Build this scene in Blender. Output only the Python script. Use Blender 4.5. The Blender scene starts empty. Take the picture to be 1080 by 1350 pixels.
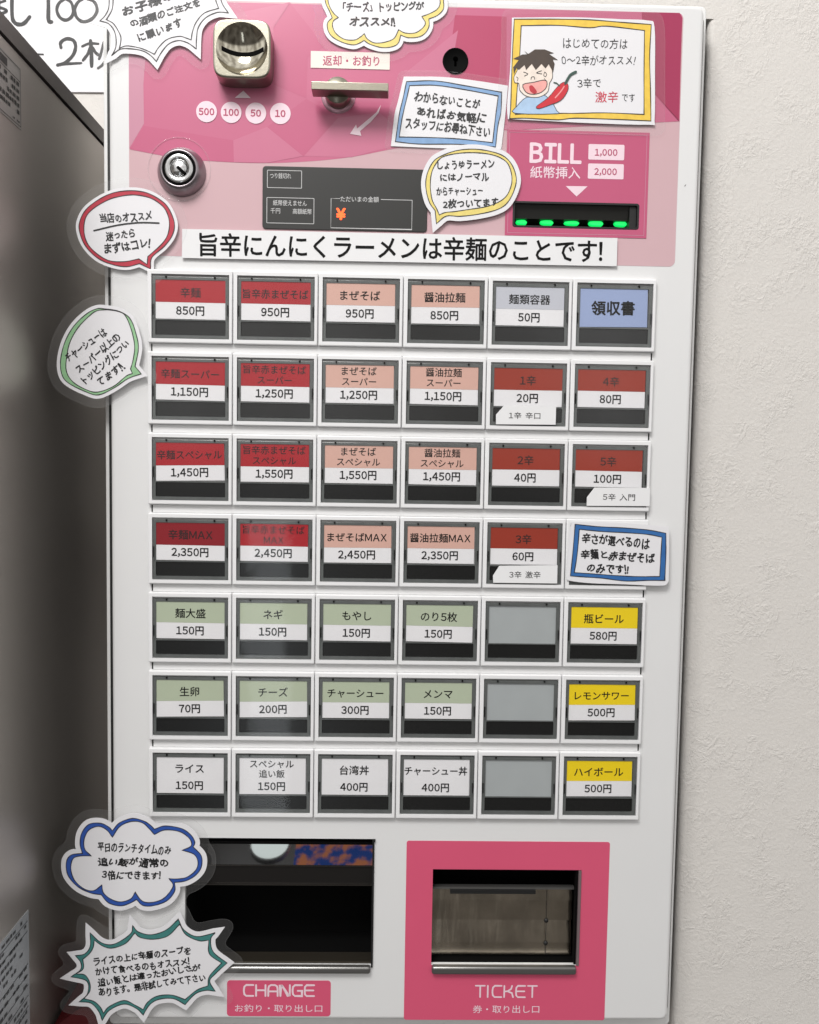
import bpy, bmesh, math, random
import numpy as np
from mathutils import Vector, Matrix
random.seed(7)
SC = bpy.context.scene
COL = SC.collection

# ------------------------------------------------------------------ camera
# world: X right, Y into the wall, Z up, metres; origin = top left corner of the first button window
RX, RY, RZ = 0.0606, -0.0203, 0.0163
CAM = np.array([0.15746, -0.54005, -0.11821])
FPX = 1085.0
def _rot(rx, ry, rz):
    c, s = math.cos, math.sin
    X = np.array([[1,0,0],[0,c(rx),-s(rx)],[0,s(rx),c(rx)]])
    Y = np.array([[c(ry),0,s(ry)],[0,1,0],[-s(ry),0,c(ry)]])
    Z = np.array([[c(rz),-s(rz),0],[s(rz),c(rz),0],[0,0,1]])
    return Z @ X @ Y
_M = np.array([[1,0,0],[0,0,1],[0,-1,0]])
_R = _rot(RX, RY, RZ)
RIGHT, DOWN, FWD = _M @ _R[0], _M @ _R[1], _M @ _R[2]
cam = bpy.data.cameras.new('camera'); camo = bpy.data.objects.new('camera', cam); COL.objects.link(camo)
cam.sensor_fit = 'VERTICAL'; cam.sensor_height = 36; cam.sensor_width = 36
cam.lens = FPX/1350*36; cam.clip_start = 0.01; cam.clip_end = 50
camo.matrix_world = Matrix(((RIGHT[0], -DOWN[0], -FWD[0], CAM[0]), (RIGHT[1], -DOWN[1], -FWD[1], CAM[1]),
                            (RIGHT[2], -DOWN[2], -FWD[2], CAM[2]), (0,0,0,1)))
SC.camera = camo
SC.view_settings.view_transform = 'Standard'; SC.view_settings.look = 'None'
SC.view_settings.exposure = 0.12; SC.view_settings.gamma = 1

# ------------------------------------------------------------------ light of the room
W = bpy.data.worlds.new('World'); SC.world = W; W.use_nodes = True
wn = W.node_tree; bg = wn.nodes['Background']
tc = wn.nodes.new('ShaderNodeTexCoord'); sx = wn.nodes.new('ShaderNodeSeparateXYZ')
cr = wn.nodes.new('ShaderNodeValToRGB'); mp = wn.nodes.new('ShaderNodeMapRange')
wn.links.new(tc.outputs['Generated'], sx.inputs[0]); wn.links.new(sx.outputs['Z'], mp.inputs['Value'])
mp.inputs['From Min'].default_value = -1; mp.inputs['From Max'].default_value = 1
wn.links.new(mp.outputs[0], cr.inputs[0])
wmp = wn.nodes.new('ShaderNodeMapping'); wmp.inputs['Scale'].default_value = (3.2, 3.2, 0.9)       # made-up blotches in the room glow, added to streak the reflections
wno = wn.nodes.new('ShaderNodeTexNoise'); wno.inputs['Scale'].default_value = 1.6; wno.inputs['Detail'].default_value = 3
wcr = wn.nodes.new('ShaderNodeValToRGB'); wcr.color_ramp.elements[0].position = .36; wcr.color_ramp.elements[0].color = (.42,.40,.38,1)
wcr.color_ramp.elements[1].position = .62; wcr.color_ramp.elements[1].color = (1.28,1.29,1.3,1)
wmx = wn.nodes.new('ShaderNodeMix'); wmx.data_type = 'RGBA'; wmx.blend_type = 'MULTIPLY'; wmx.inputs[0].default_value = 1.0
wn.links.new(tc.outputs['Generated'], wmp.inputs[0]); wn.links.new(wmp.outputs[0], wno.inputs['Vector']); wn.links.new(wno.outputs['Fac'], wcr.inputs[0])
wn.links.new(cr.outputs[0], wmx.inputs[6]); wn.links.new(wcr.outputs[0], wmx.inputs[7]); wn.links.new(wmx.outputs[2], bg.inputs['Color'])
e = cr.color_ramp.elements
e[0].position = 0.485; e[0].color = (0.13, 0.122, 0.115, 1)      # dark floor
e[1].position = 0.52; e[1].color = (1.0, 0.99, 0.975, 1)       # pale ceiling
bg.inputs['Strength'].default_value = 0.96
def area(name, loc, target, sx_, sy_, power, color=(1,1,1)):
    l = bpy.data.lights.new(name, 'AREA'); l.shape = 'RECTANGLE'; l.size = sx_; l.size_y = sy_
    l.energy = power; l.color = color
    o = bpy.data.objects.new(name, l); COL.objects.link(o); o.location = loc
    o.rotation_euler = (Vector(target)-Vector(loc)).to_track_quat('-Z', 'Y').to_euler()
    return o
area('ceiling_lamp', (-0.24, -0.95, 1.08), (0.04, 0, -0.28), 0.6, 0.45, 19.5, (1, 0.985, 0.965))
area('door_gap_light', (-0.24, -2.1, -0.85), (0.12, 0, -0.3), 0.13, 1.1, 1.0, (0.9, 0.96, 1.0))

# ------------------------------------------------------------------ pixel -> place helpers
def ray(px, py):
    d = FWD + RIGHT*(px-540)/FPX + DOWN*(py-675)/FPX
    return d
def P(px, py, y=0.003):                     # a point on the vertical plane Y = y
    d = ray(px, py); t = (y-CAM[1])/d[1]; q = CAM + d*t
    return (float(q[0]), float(q[2]))
def Q(px, py, x):                           # a point on the vertical plane X = x
    d = ray(px, py); t = (x-CAM[0])/d[0]; q = CAM + d*t
    return (float(q[1]), float(q[2]))
def CR(x0, y0, s, pts, y=0.003):            # traced points of an enlarged detail, scale s
    return [P(x0+p[0]/s, y0+p[1]/s, y) for p in pts]
def rectP(c, y=0.003):                      # four corners -> the upright rectangle they stand for
    q = [P(a, b, y) for a, b in c]
    xs = sorted(p[0] for p in q); zs = sorted(p[1] for p in q)
    return ((xs[0]+xs[1])/2, (xs[2]+xs[3])/2, (zs[0]+zs[1])/2, (zs[2]+zs[3])/2)

# ------------------------------------------------------------------ materials
def lin(c):
    return tuple((v/255/12.92) if v/255 <= 0.04045 else ((v/255+0.055)/1.055)**2.4 for v in c)
MATS = {}
def mat(name, c, rough=0.5, metal=0.0, coat=0.0, coat_r=0.08, spec=0.5, var=0.04, vscale=60, bump=0.0, bscale=400, emit=None, es=1.0, aniso=None):
    if name in MATS: return MATS[name]
    m = bpy.data.materials.new(name); m.use_nodes = True; nt = m.node_tree; b = nt.nodes['Principled BSDF']
    col = lin(c)
    b.inputs['Roughness'].default_value = rough; b.inputs['Metallic'].default_value = metal
    b.inputs['Coat Weight'].default_value = coat; b.inputs['Coat Roughness'].default_value = coat_r
    b.inputs['Specular IOR Level'].default_value = spec
    t = nt.nodes.new('ShaderNodeTexCoord')
    n = nt.nodes.new('ShaderNodeTexNoise'); n.inputs['Scale'].default_value = vscale; n.inputs['Detail'].default_value = 5
    nt.links.new(t.outputs['Object'], n.inputs['Vector'])
    mx = nt.nodes.new('ShaderNodeMix'); mx.data_type = 'RGBA'
    mx.inputs[6].default_value = tuple(v*(1-var) for v in col)+(1,)
    mx.inputs[7].default_value = tuple(min(1, v*(1+var)) for v in col)+(1,)
    nt.links.new(n.outputs['Fac'], mx.inputs[0]); nt.links.new(mx.outputs[2], b.inputs['Base Color'])
    if bump:
        n2 = nt.nodes.new('ShaderNodeTexNoise'); n2.inputs['Scale'].default_value = bscale; n2.inputs['Detail'].default_value = 3
        mpn = nt.nodes.new('ShaderNodeMapping')
        if aniso: mpn.inputs['Scale'].default_value = aniso
        nt.links.new(t.outputs['Object'], mpn.inputs[0]); nt.links.new(mpn.outputs[0], n2.inputs['Vector'])
        bp = nt.nodes.new('ShaderNodeBump'); bp.inputs['Strength'].default_value = 1; bp.inputs['Distance'].default_value = bump
        nt.links.new(n2.outputs['Fac'], bp.inputs['Height']); nt.links.new(bp.outputs[0], b.inputs['Normal'])
        if coat: nt.links.new(bp.outputs[0], b.inputs['Coat Normal'])
    if emit:
        b.inputs['Emission Color'].default_value = lin(emit)+(1,); b.inputs['Emission Strength'].default_value = es
    MATS[name] = m
    return m
def clear(name, white, ior=1.45, rough=0.03, bump=0.0, bscale=60, tint=(1,1,1)):
    """clear plastic: see-through with a film of haze and a fresnel gloss"""
    m = bpy.data.materials.new(name); m.use_nodes = True; nt = m.node_tree; nt.nodes.clear()
    o = nt.nodes.new('ShaderNodeOutputMaterial'); tr = nt.nodes.new('ShaderNodeBsdfTransparent'); df = nt.nodes.new('ShaderNodeBsdfDiffuse')
    gl = nt.nodes.new('ShaderNodeBsdfGlossy'); fr = nt.nodes.new('ShaderNodeFresnel'); a = nt.nodes.new('ShaderNodeMixShader'); b = nt.nodes.new('ShaderNodeMixShader')
    tr.inputs[0].default_value = tuple(tint)+(1,); df.inputs[0].default_value = (0.8,0.8,0.8,1); gl.inputs['Roughness'].default_value = rough
    ge = nt.nodes.new('ShaderNodeNewGeometry'); im = nt.nodes.new('ShaderNodeMix')
    im.inputs[2].default_value = ior; im.inputs[3].default_value = 1/ior
    nt.links.new(ge.outputs['Backfacing'], im.inputs[0]); nt.links.new(im.outputs[0], fr.inputs[0]); a.inputs[0].default_value = white
    nt.links.new(tr.outputs[0], a.inputs[1]); nt.links.new(df.outputs[0], a.inputs[2])
    nt.links.new(fr.outputs[0], b.inputs[0]); nt.links.new(a.outputs[0], b.inputs[1]); nt.links.new(gl.outputs[0], b.inputs[2])
    nt.links.new(b.outputs[0], o.inputs[0])
    if bump:
        t = nt.nodes.new('ShaderNodeTexCoord'); n2 = nt.nodes.new('ShaderNodeTexNoise'); n2.inputs['Scale'].default_value = bscale
        bp = nt.nodes.new('ShaderNodeBump'); bp.inputs['Distance'].default_value = bump; bp.inputs['Strength'].default_value = 1
        nt.links.new(t.outputs['Object'], n2.inputs['Vector']); nt.links.new(n2.outputs['Fac'], bp.inputs['Height'])
        nt.links.new(bp.outputs[0], gl.inputs['Normal']); nt.links.new(bp.outputs[0], fr.inputs['Normal'])
    MATS[name] = m
    return m
WHITE = mat('white_powder_coat', (226,226,226), 0.34, coat=0.25, coat_r=0.25, var=0.015, vscale=25, bump=0.00002, bscale=700)
BEZEL = mat('white_button_plastic', (233,233,234), 0.3, var=0.01)
BODY = mat('white_painted_steel', (232,232,231), 0.4, var=0.02)
BODYDK = mat('beige_painted_steel_side', (150,146,138), 0.5, var=0.05)
DIRT = mat('bare_chip', (62,58,54), 0.7)
BLACK = mat('black_plastic', (22,22,22), 0.5, var=0.1)
VOID = mat('matt_black_interior', (8,8,8), 0.9, spec=0.1)
BAR = mat('smoked_black_strip', (13,14,14), 0.25, var=0.1)
RIM = mat('grey_translucent_rim', (92,95,94), 0.22, var=0.25, vscale=160, bump=0.00006, bscale=300)
INSERT = mat('blank_grey_insert', (168,173,174), 0.3, var=0.10, vscale=40)
CHROME = mat('polished_nickel', (190,184,168), 0.13, 1.0, var=0.03)
NICKEL = mat('satin_nickel', (152,148,134), 0.28, 1.0, var=0.08, vscale=300, bump=0.00003, bscale=900)
STEEL = mat('lock_steel', (205,205,205), 0.16, 1.0, var=0.05, vscale=200)
COLLAR = mat('grey_lock_collar', (150,142,146), 0.3, 0.85, var=0.04)
PLATE = mat('tray_steel', (182,172,156), 0.20, 1.0, var=0.55, vscale=40, bump=0.0009, bscale=60, aniso=(1.2,1,0.22))
LIP = mat('grey_lip', (120,119,117), 0.3, 0.7, var=0.05)
SMOKE = mat('smoked_flap', (10,10,11), 0.02, spec=0.6)
PAPER = mat('laminated_paper', (230,229,232), 0.45, coat=0.5, coat_r=0.12, var=0.02, vscale=30, bump=0.00012, bscale=45)
PLAINPAPER = mat('white_paper', (231,231,232), 0.6, var=0.015)
INK = mat('black_marker_ink', (20,20,22), 0.45, coat=0.4, var=0.2, vscale=300)
INK2 = mat('print_black', (14,14,14), 0.7, spec=0.2)
THIN = mat('fine_pen_ink', (38,36,38), 0.5)
LAM = clear('laminate_film', 0.04, 1.42, 0.10, 0.00025, 45)
LENS = clear('clear_button_lens', 0.005, 1.38, 0.05, 0.00010, 28)
FILM = clear('clear_film_edge', 0.10, 1.5, 0.05)

# ------------------------------------------------------------------ mesh builders
class MB:
    def __init__(s): s.v = []; s.f = []; s.smooth = []
    def add(s, vs, fs, smooth=False):
        k = len(s.v); s.v += [tuple(v) for v in vs]; s.f += [tuple(i+k for i in f) for f in fs]; s.smooth += [smooth]*len(fs)
        return s
    def mesh(s, name, loc=(0,0,0)):
        me = bpy.data.meshes.new(name)
        me.from_pydata([(x-loc[0], y-loc[1], z-loc[2]) for x, y, z in s.v], [], s.f)
        me.polygons.foreach_set('use_smooth', s.smooth); me.update()
        return me
def wloc(o):
    p = Vector((0,0,0))
    while o: p += Vector(o.location); o = o.parent
    return p
def link(name, me, m, parent=None, loc=None):
    o = bpy.data.objects.new(name, me); COL.objects.link(o)
    if m: me.materials.append(m)
    if parent: o.parent = parent
    if loc: o.location = loc
    return o
def part(name, mb, m, parent=None):
    return link(name, mb.mesh(name, wloc(parent) if parent else (0,0,0)), m, parent)
def tag(o, label=None, cat=None, group=None, kind=None):
    if label: o['label'] = label
    if cat: o['category'] = cat
    if group: o['group'] = group
    if kind: o['kind'] = kind
    return o
def empty(name, loc, label, cat, group=None):
    o = bpy.data.objects.new(name, None); COL.objects.link(o); o.location = loc; o.empty_display_size = 0.01
    return tag(o, label, cat, group)
def rr(x0, x1, z0, z1, r=0.0, n=5):
    if r <= 0: return [(x0,z0),(x1,z0),(x1,z1),(x0,z1)]
    o = []
    for cx, cz, a0 in ((x1-r, z0+r, -90), (x1-r, z1-r, 0), (x0+r, z1-r, 90), (x0+r, z0+r, 180)):
        for i in range(n+1):
            a = math.radians(a0+90*i/n); o.append((cx+r*math.cos(a), cz+r*math.sin(a)))
    return o
def circ(cx, cz, r, n=48, sx=1, sz=1): return [(cx+r*sx*math.cos(2*math.pi*i/n), cz+r*sz*math.sin(2*math.pi*i/n)) for i in range(n)]
def sarea(l): return 0.5*sum(l[i][0]*l[(i+1)%len(l)][1]-l[(i+1)%len(l)][0]*l[i][1] for i in range(len(l)))
def offset(loop, d, miter=2.2):
    """miter offset, outward for d > 0"""
    n = len(loop); s = 1 if sarea(loop) > 0 else -1; out = []
    for i in range(n):
        a, b, c = loop[i-1], loop[i], loop[(i+1)%n]
        e1 = Vector((b[0]-a[0], b[1]-a[1])); e2 = Vector((c[0]-b[0], c[1]-b[1]))
        if e1.length < 1e-9: e1 = e2
        if e2.length < 1e-9: e2 = e1
        e1 = e1.normalized(); e2 = e2.normalized()
        n1 = Vector((e1.y, -e1.x))*s; n2 = Vector((e2.y, -e2.x))*s; nn = n1+n2
        if nn.length < 1e-6: nn = n1
        nn.normalize(); k = 1/max(1/miter, nn.dot(n1))
        out.append((b[0]+nn.x*d*k, b[1]+nn.y*d*k))
    return out
def clean_offset(loop, d, miter=1.6):
    L = dense(loop, 0.0008); o = offset(L, d, miter); A = np.array(L); res = []
    for p in o:
        if np.sqrt(((A-np.array(p))**2).sum(1)).min() >= d*0.93: res.append(p)
    return res
def envelope(loop, d, n=260):
    """outline of everything within d of the loop, seen from its middle"""
    A = np.array(dense(loop, 0.0006)); c = (A.max(0)+A.min(0))/2; A = A-c; out = []
    for i in range(n):
        a = 2*math.pi*i/n; u = np.array((math.cos(a), math.sin(a))); b_ = A@u; q = d*d-((A**2).sum(1)-b_*b_); k = q > 0
        out.append((b_[k]+np.sqrt(q[k])).max())
    out = [(out[i-2]+2*out[i-1]+3*out[i]+2*out[(i+1)%n]+out[(i+2)%n])/9 for i in range(n)]
    return [(c[0]+r*math.cos(2*math.pi*i/n), c[1]+r*math.sin(2*math.pi*i/n)) for i, r in enumerate(out)]
def dense(loop, step):
    out = []
    for i in range(len(loop)):
        a, b = loop[i], loop[(i+1)%len(loop)]; L = math.hypot(b[0]-a[0], b[1]-a[1]); k = max(1, int(L/step))
        out += [(a[0]+(b[0]-a[0])*j/k, a[1]+(b[1]-a[1])*j/k) for j in range(k)]
    return out
def fill(loops, y):
    bm = bmesh.new(); E = []
    for lp in loops:
        vs = [bm.verts.new((x, y, z)) for x, z in lp]
        E += [bm.edges.new((vs[i], vs[(i+1)%len(vs)])) for i in range(len(vs))]
    bmesh.ops.triangle_fill(bm, use_beauty=True, use_dissolve=False, edges=E, normal=(0,-1,0))
    bm.verts.index_update()
    r = ([tuple(v.co) for v in bm.verts], [[v.index for v in f.verts] for f in bm.faces]); bm.free()
    return r
def plate(mb, loop, yf, yb, holes=(), bev=0.0, hb=0.0, segs=3, hole_to=None, back=False):
    prof = [(bev*(1-math.sin(math.pi/2*i/segs)), yf+bev*(1-math.cos(math.pi/2*i/segs))) for i in range(segs+1)] if bev else [(0, yf)]
    prof.append((0, yb)); loops = [(offset(loop, -i_) if i_ else loop, y) for i_, y in prof]
    hl = []
    for h in holes:
        hp = [(hb*(1-math.sin(math.pi/2*i/segs)), yf+hb*(1-math.cos(math.pi/2*i/segs))) for i in range(segs+1)] if hb else [(0, yf)]
        hp.append((0, yb if hole_to is None else hole_to)); hl.append([(offset(h, i_) if i_ else h, y) for i_, y in hp])
    mb.add(*fill([loops[0][0]]+[h[0][0] for h in hl], yf))
    for L, sm in [(loops, bool(bev))]+[(h, bool(hb)) for h in hl]:
        n = len(L[0][0])
        for a, b in zip(L, L[1:]):
            vs = [(x, a[1], z) for x, z in a[0]]+[(x, b[1], z) for x, z in b[0]]
            mb.add(vs, [(i, (i+1)%n, n+(i+1)%n, n+i) for i in range(n)], sm and b is not L[-1])
    if back: mb.add(*fill([loops[-1][0]], yb))
    return mb
def flat(mb, loops, y): return mb.add(*fill(loops, y))
def box(mb, x0, x1, y0, y1, z0, z1):
    v = [(x,y,z) for x in (x0,x1) for y in (y0,y1) for z in (z0,z1)]
    return mb.add(v, [(0,1,3,2),(4,6,7,5),(0,4,5,1),(2,3,7,6),(0,2,6,4),(1,5,7,3)])
def lathe(mb, cx, cz, prof, n=48, sx=1.0, sz=1.0, smooth=True):
    """profile of (radius, y) turned about the Y axis"""
    vs = []
    for r, y in prof: vs += [(cx+r*sx*math.cos(2*math.pi*i/n), y, cz+r*sz*math.sin(2*math.pi*i/n)) for i in range(n)]
    fs = [(k*n+i, k*n+(i+1)%n, (k+1)*n+(i+1)%n, (k+1)*n+i) for k in range(len(prof)-1) for i in range(n)]
    return mb.add(vs, fs, smooth)
def catmull(pts, closed=False, k=6):
    """pts: (x, z[, cusp]); smooth between cusps"""
    n = len(pts); out = []
    rng = range(n) if closed else range(n-1)
    for i in rng:
        p1, p2 = pts[i], pts[(i+1)%n]
        p0 = pts[i-1] if (closed or i > 0) else p1
        p3 = pts[(i+2)%n] if (closed or i+2 < n) else p2
        if len(p1) > 2: p0 = (2*p1[0]-p2[0], 2*p1[1]-p2[1])
        if len(p2) > 2: p3 = (2*p2[0]-p1[0], 2*p2[1]-p1[1])
        for j in range(k):
            t = j/k; t2 = t*t; t3 = t2*t
            out.append(tuple(0.5*((2*p1[d])+(-p0[d]+p2[d])*t+(2*p0[d]-5*p1[d]+4*p2[d]-p3[d])*t2+(-p0[d]+3*p1[d]-3*p2[d]+p3[d])*t3) for d in (0,1)))
    if not closed: out.append((pts[-1][0], pts[-1][1]))
    return out
_lay = [0]
def ribbon(mb, pts, w, y, closed=False, taper=0.0, wob=0.0, cap=True):
    """a pen stroke of width w along pts, lying on plane y (each stroke a hair above the last)"""
    n = len(pts); _lay[0] = (_lay[0]+1) % 12; y -= _lay[0]*3e-6
    if n < 2: return
    vs = []
    for i in range(n):
        a = pts[i-1] if (closed or i > 0) else pts[i]; c = pts[(i+1)%n] if (closed or i < n-1) else pts[i]
        t = Vector((c[0]-a[0], c[1]-a[1]))
        if t.length < 1e-9: t = Vector((1,0))
        t.normalize(); nn = Vector((-t.y, t.x)); s = i/(n-1)
        e1 = Vector((c[0]-pts[i][0], c[1]-pts[i][1])); k_ = 1.0
        if e1.length > 1e-9: k_ = 1/max(0.5, abs(t.dot(e1.normalized())))
        ww = w/2*k_*(1-taper*abs(2*s-1)**3)*(1+wob*math.sin(i*0.9+w*1e4)+wob*random.uniform(-.5,.5))
        vs += [(pts[i][0]+nn.x*ww, y, pts[i][1]+nn.y*ww), (pts[i][0]-nn.x*ww, y, pts[i][1]-nn.y*ww)]
    m = n if closed else n-1
    mb.add(vs, [(2*i, 2*((i+1)%n), 2*((i+1)%n)+1, 2*i+1) for i in range(m)])
    if cap and not closed:
        for p in (pts[0], pts[-1]):
            r = w/2*(1-taper)
            if r > 1e-5:
                k = 8; mb.add([(p[0]+r*math.cos(2*math.pi*j/k), y-1.5e-6, p[1]+r*math.sin(2*math.pi*j/k)) for j in range(k)], [tuple(range(k))])
def ribbon_px(mb, x0, y0, s, pts, wpx, y, plane=None, **kw):
    q = catmull(CR(x0, y0, s, pts, y if plane is None else plane)) if len(pts) > 2 else CR(x0, y0, s, pts, y if plane is None else plane)
    ribbon(mb, q, wpx*0.0005, y, **kw)

# ------------------------------------------------------------------ lettering
_cu = bpy.data.curves.new('type', 'FONT'); _cu.resolution_u = 2; _to = bpy.data.objects.new('type', _cu); COL.objects.link(_to)
_tc = {}
def glyphs(s, bold=0.0):
    key = (s, bold)
    if key not in _tc:
        _cu.body = s; _cu.offset = bold; bpy.context.view_layer.update()
        dg = bpy.context.evaluated_depsgraph_get(); ev = _to.evaluated_get(dg); me = ev.to_mesh()
        v = np.array([(p.co.x, p.co.y) for p in me.vertices]).reshape(-1, 2); f = [tuple(p.vertices) for p in me.polygons]
        ev.to_mesh_clear(); _tc[key] = (v, f)
    return _tc[key]
def wide(c): return ord(c) > 0x2e80 or c in '・'
FW = {chr(i): chr(i+0xfee0) for i in range(0x21, 0x7f)}
def compose(s, bold, jit=0.0, track=0.0):
    """characters laid out one by one on an em of 1 -> verts, faces"""
    V = []; F = []; x = 0.0; k = 0
    for c in s:
        if c == ' ': x += 0.4; continue
        v, f = glyphs(FW.get(c, c))
        if len(v) == 0: x += 0.5; continue
        v = v.copy()
        if wide(c): adv = 1.0; dx = 0
        else: g_ = 0.12 if c not in ',.' else 0.10; adv = v[:,0].max()-v[:,0].min()+g_; dx = -v[:,0].min()+g_/2
        v[:,0] += dx
        if jit:
            cx, cy = v.mean(0); q = v-(cx, cy)
            a = random.gauss(0, jit*0.6); sx_ = random.uniform(1-jit*1.3, 1+jit*0.6); sy_ = random.uniform(1-jit*1.6, 1+jit*1.0); sh = random.gauss(0.02, jit*1.1)
            q[:,0] = q[:,0]*sx_+q[:,1]*sh; q[:,1] *= sy_
            ph = random.uniform(0, 6.28)
            q = q+np.stack([np.sin(q[:,1]*7+ph), np.cos(q[:,0]*6+ph*1.7)], 1)*jit*0.20
            v = np.stack([q[:,0]*math.cos(a)-q[:,1]*math.sin(a), q[:,0]*math.sin(a)+q[:,1]*math.cos(a)], 1)+(cx, cy+random.gauss(0, jit*0.35))
        v[:,0] += x; x += adv*(1-jit*0.2)+track
        V.append(v); F += [tuple(i+k for i in t) for t in f]; k += len(v)
    return np.concatenate(V), F
def stack(mb, out, f, y, d):
    """printed weight: the glyph repeated a hair apart, each copy a few microns above the last"""
    sh = [(0,0)] if d <= 0 else [(0,0),(d,0),(-d,0),(0,d),(0,-d)] if d < .00012 else [(0,0)]+[(d*math.cos(k*math.pi/4),d*math.sin(k*math.pi/4)) for k in range(8)]
    for k, (a, b_) in enumerate(sh): mb.add([(p+a, y-k*3e-6, q+b_) for p, q in out], f)
def text_fit(mb, s, A, B, H, y, bold=0.0, jit=0.0):
    """lettering whose ink spans from A to B (centre line) with ink height H"""
    v, f = compose(s, bold, jit); lo = v.min(0); hi = v.max(0)
    L = math.hypot(B[0]-A[0], B[1]-A[1]); u = ((B[0]-A[0])/L, (B[1]-A[1])/L)
    a = (v[:,0]-lo[0])/(hi[0]-lo[0])*L; b = (v[:,1]-(lo[1]+hi[1])/2)/(hi[1]-lo[1])*H
    em = L/(hi[0]-lo[0]); em = min(em, H/(hi[1]-lo[1])*1.2)
    stack(mb, [(A[0]+u[0]*p-u[1]*q, A[1]+u[1]*p+u[0]*q) for p, q in zip(a, b)], f, y, bold*em)
def text_px(mb, x0, y0, s, txt, a, b, h, y, plane=None, **kw):
    A, B = CR(x0, y0, s, [a, b], y if plane is None else plane)
    text_fit(mb, txt, A, B, h/s*0.0005, y, **kw)
def text_em(mb, s, cx, cz, em, y, maxw=9, bold=0.0, ang=0.0, sq=1.0):
    v, f = compose(s, bold); lo = v.min(0); hi = v.max(0); w = (hi[0]-lo[0])*em*sq; k = em*sq*min(1, maxw/w)
    ca, sa = math.cos(ang), math.sin(ang); out = []
    for p, q in v:
        a = (p-(lo[0]+hi[0])/2)*k; b = (q-0.36)*em
        out.append((cx+a*ca-b*sa, cz+a*sa+b*ca))
    stack(mb, out, f, y, bold*em)
LET = {   # rounded square capitals drawn as single strokes on a 1 x 1 cell
 'C': [[(1,1),(.25,1),(.05,.85),(0,.6),(0,.4),(.05,.15),(.25,0),(1,0)]], 'H': [[(0,0),(0,1)],[(0,.52),(1,.52)],[(1,0),(1,1)]],
 'A': [[(0,0),(0,.65),(.08,.9),(.3,1),(.7,1),(.92,.9),(1,.65),(1,0)],[(0,.42),(1,.42)]], 'N': [[(0,0),(0,1),(.15,1),(.85,0),(1,0),(1,1)]],
 'G': [[(1,1),(.25,1),(.05,.85),(0,.6),(0,.4),(.05,.15),(.25,0),(1,0),(1,.48),(.55,.48)]], 'E': [[(1,1),(.2,1),(.03,.85),(0,.6),(0,.4),(.03,.15),(.2,0),(1,0)],[(0,.52),(.92,.52)]],
 'T': [[(0,1),(1,1)],[(.5,1),(.5,0)]], 'I': [[(.5,0),(.5,1)]], 'K': [[(0,0),(0,1)],[(0,.5),(.35,.52),(.75,.72),(.85,1)],[(.35,.52),(.85,.36),(.98,0)]]}
def stroke_word(mb, word, x0, x1, z0, z1, w, y):
    wd = [0.25 if c == 'I' else 1.0 for c in word]; gap = 0.3; tot = sum(wd)+gap*(len(word)-1); u = (x1-x0)/tot; x = x0
    for c, q in zip(word, wd):
        for st in LET[c]:
            ribbon(mb, [(x+(p[0] if q == 1 else .12)*u*q, z0+p[1]*(z1-z0)) for p in st], w, y)
        x += (q+gap)*u

# ================================================================== SETTING
WALLY = 0.150
wm = mat('embossed_wallpaper', (221,217,212), 0.6, var=0.02, vscale=14)
nt = wm.node_tree; b = nt.nodes['Principled BSDF']; t = [n for n in nt.nodes if n.type == 'TEX_COORD'][0]
def N(tp, **kw):
    n = nt.nodes.new(tp)
    for k, v in kw.items(): n.inputs[k].default_value = v
    return n
def MA(op, a, b_=None, c_=None):
    n = nt.nodes.new('ShaderNodeMath'); n.operation = op
    for i, x in enumerate((a, b_, c_)):
        if x is None: continue
        if hasattr(x, 'links'): nt.links.new(x, n.inputs[i])
        else: n.inputs[i].default_value = x
    return n.outputs[0]
mpn = nt.nodes.new('ShaderNodeMapping'); mpn.inputs['Scale'].default_value = (1, 1, 0.7); mpn.inputs['Rotation'].default_value = (0, 0.5, 0)
nt.links.new(t.outputs['Object'], mpn.inputs[0])
def ridge(scale, dist, width, src):
    n = N('ShaderNodeTexNoise', Scale=scale, Detail=4, Roughness=0.6, Distortion=dist); nt.links.new(src, n.inputs['Vector'])
    a = MA('ABSOLUTE', MA('SUBTRACT', n.outputs['Fac'], 0.5))
    return MA('MAXIMUM', MA('SUBTRACT', 1.0, MA('DIVIDE', a, width)), 0.0)
n1 = N('ShaderNodeTexNoise', Scale=430, Detail=7, Roughness=0.75); n2 = N('ShaderNodeTexNoise', Scale=35, Detail=2)
for n in (n1, n2): nt.links.new(t.outputs['Object'], n.inputs['Vector'])
msk = MA('MULTIPLY', MA('MAXIMUM', MA('SUBTRACT', n2.outputs['Fac'], 0.42), 0.0), 5.0)
msk = MA('MINIMUM', MA('ADD', msk, 0.15), 1.0)
hgt = MA('ADD', MA('MULTIPLY', n1.outputs['Fac'], 2.2), MA('MULTIPLY', MA('ADD', MA('POWER', ridge(85, 0.7, 0.12, mpn.outputs[0]), 2.0), MA('MULTIPLY', MA('POWER', ridge(190, 0.5, 0.15, t.outputs['Object']), 2.0), 0.8)), msk))
bp = nt.nodes.new('ShaderNodeBump'); bp.inputs['Distance'].default_value = 0.00030; bp.inputs['Strength'].default_value = 0.65
nt.links.new(hgt, bp.inputs['Height']); nt.links.new(bp.outputs[0], b.inputs['Normal'])
WR = 0.032                   # added recess: right wall steps forward, its dark slit standing for the contact shadow
JX = P(921.5, 300, 0.015)[0]+0.0082; ZT = P(700, 0.5, 0.003)[1]+0.007
m = MB(); RC = 0.0042; xs = [(-0.9,WALLY),(JX,WALLY)]+[(JX+RC*(1-math.cos(a*math.pi/16)), WR+RC*(1-math.sin(a*math.pi/16))) for a in range(9)]+[(1.2,WR)]   # corner rounded to fade the dark slit into the wall
m.add([(x, y, z) for x, y in xs for z in (-1.0, 0.9)], [(2*k, 2*k+2, 2*k+3, 2*k+1) for k in range(len(xs)-1)])
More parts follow.
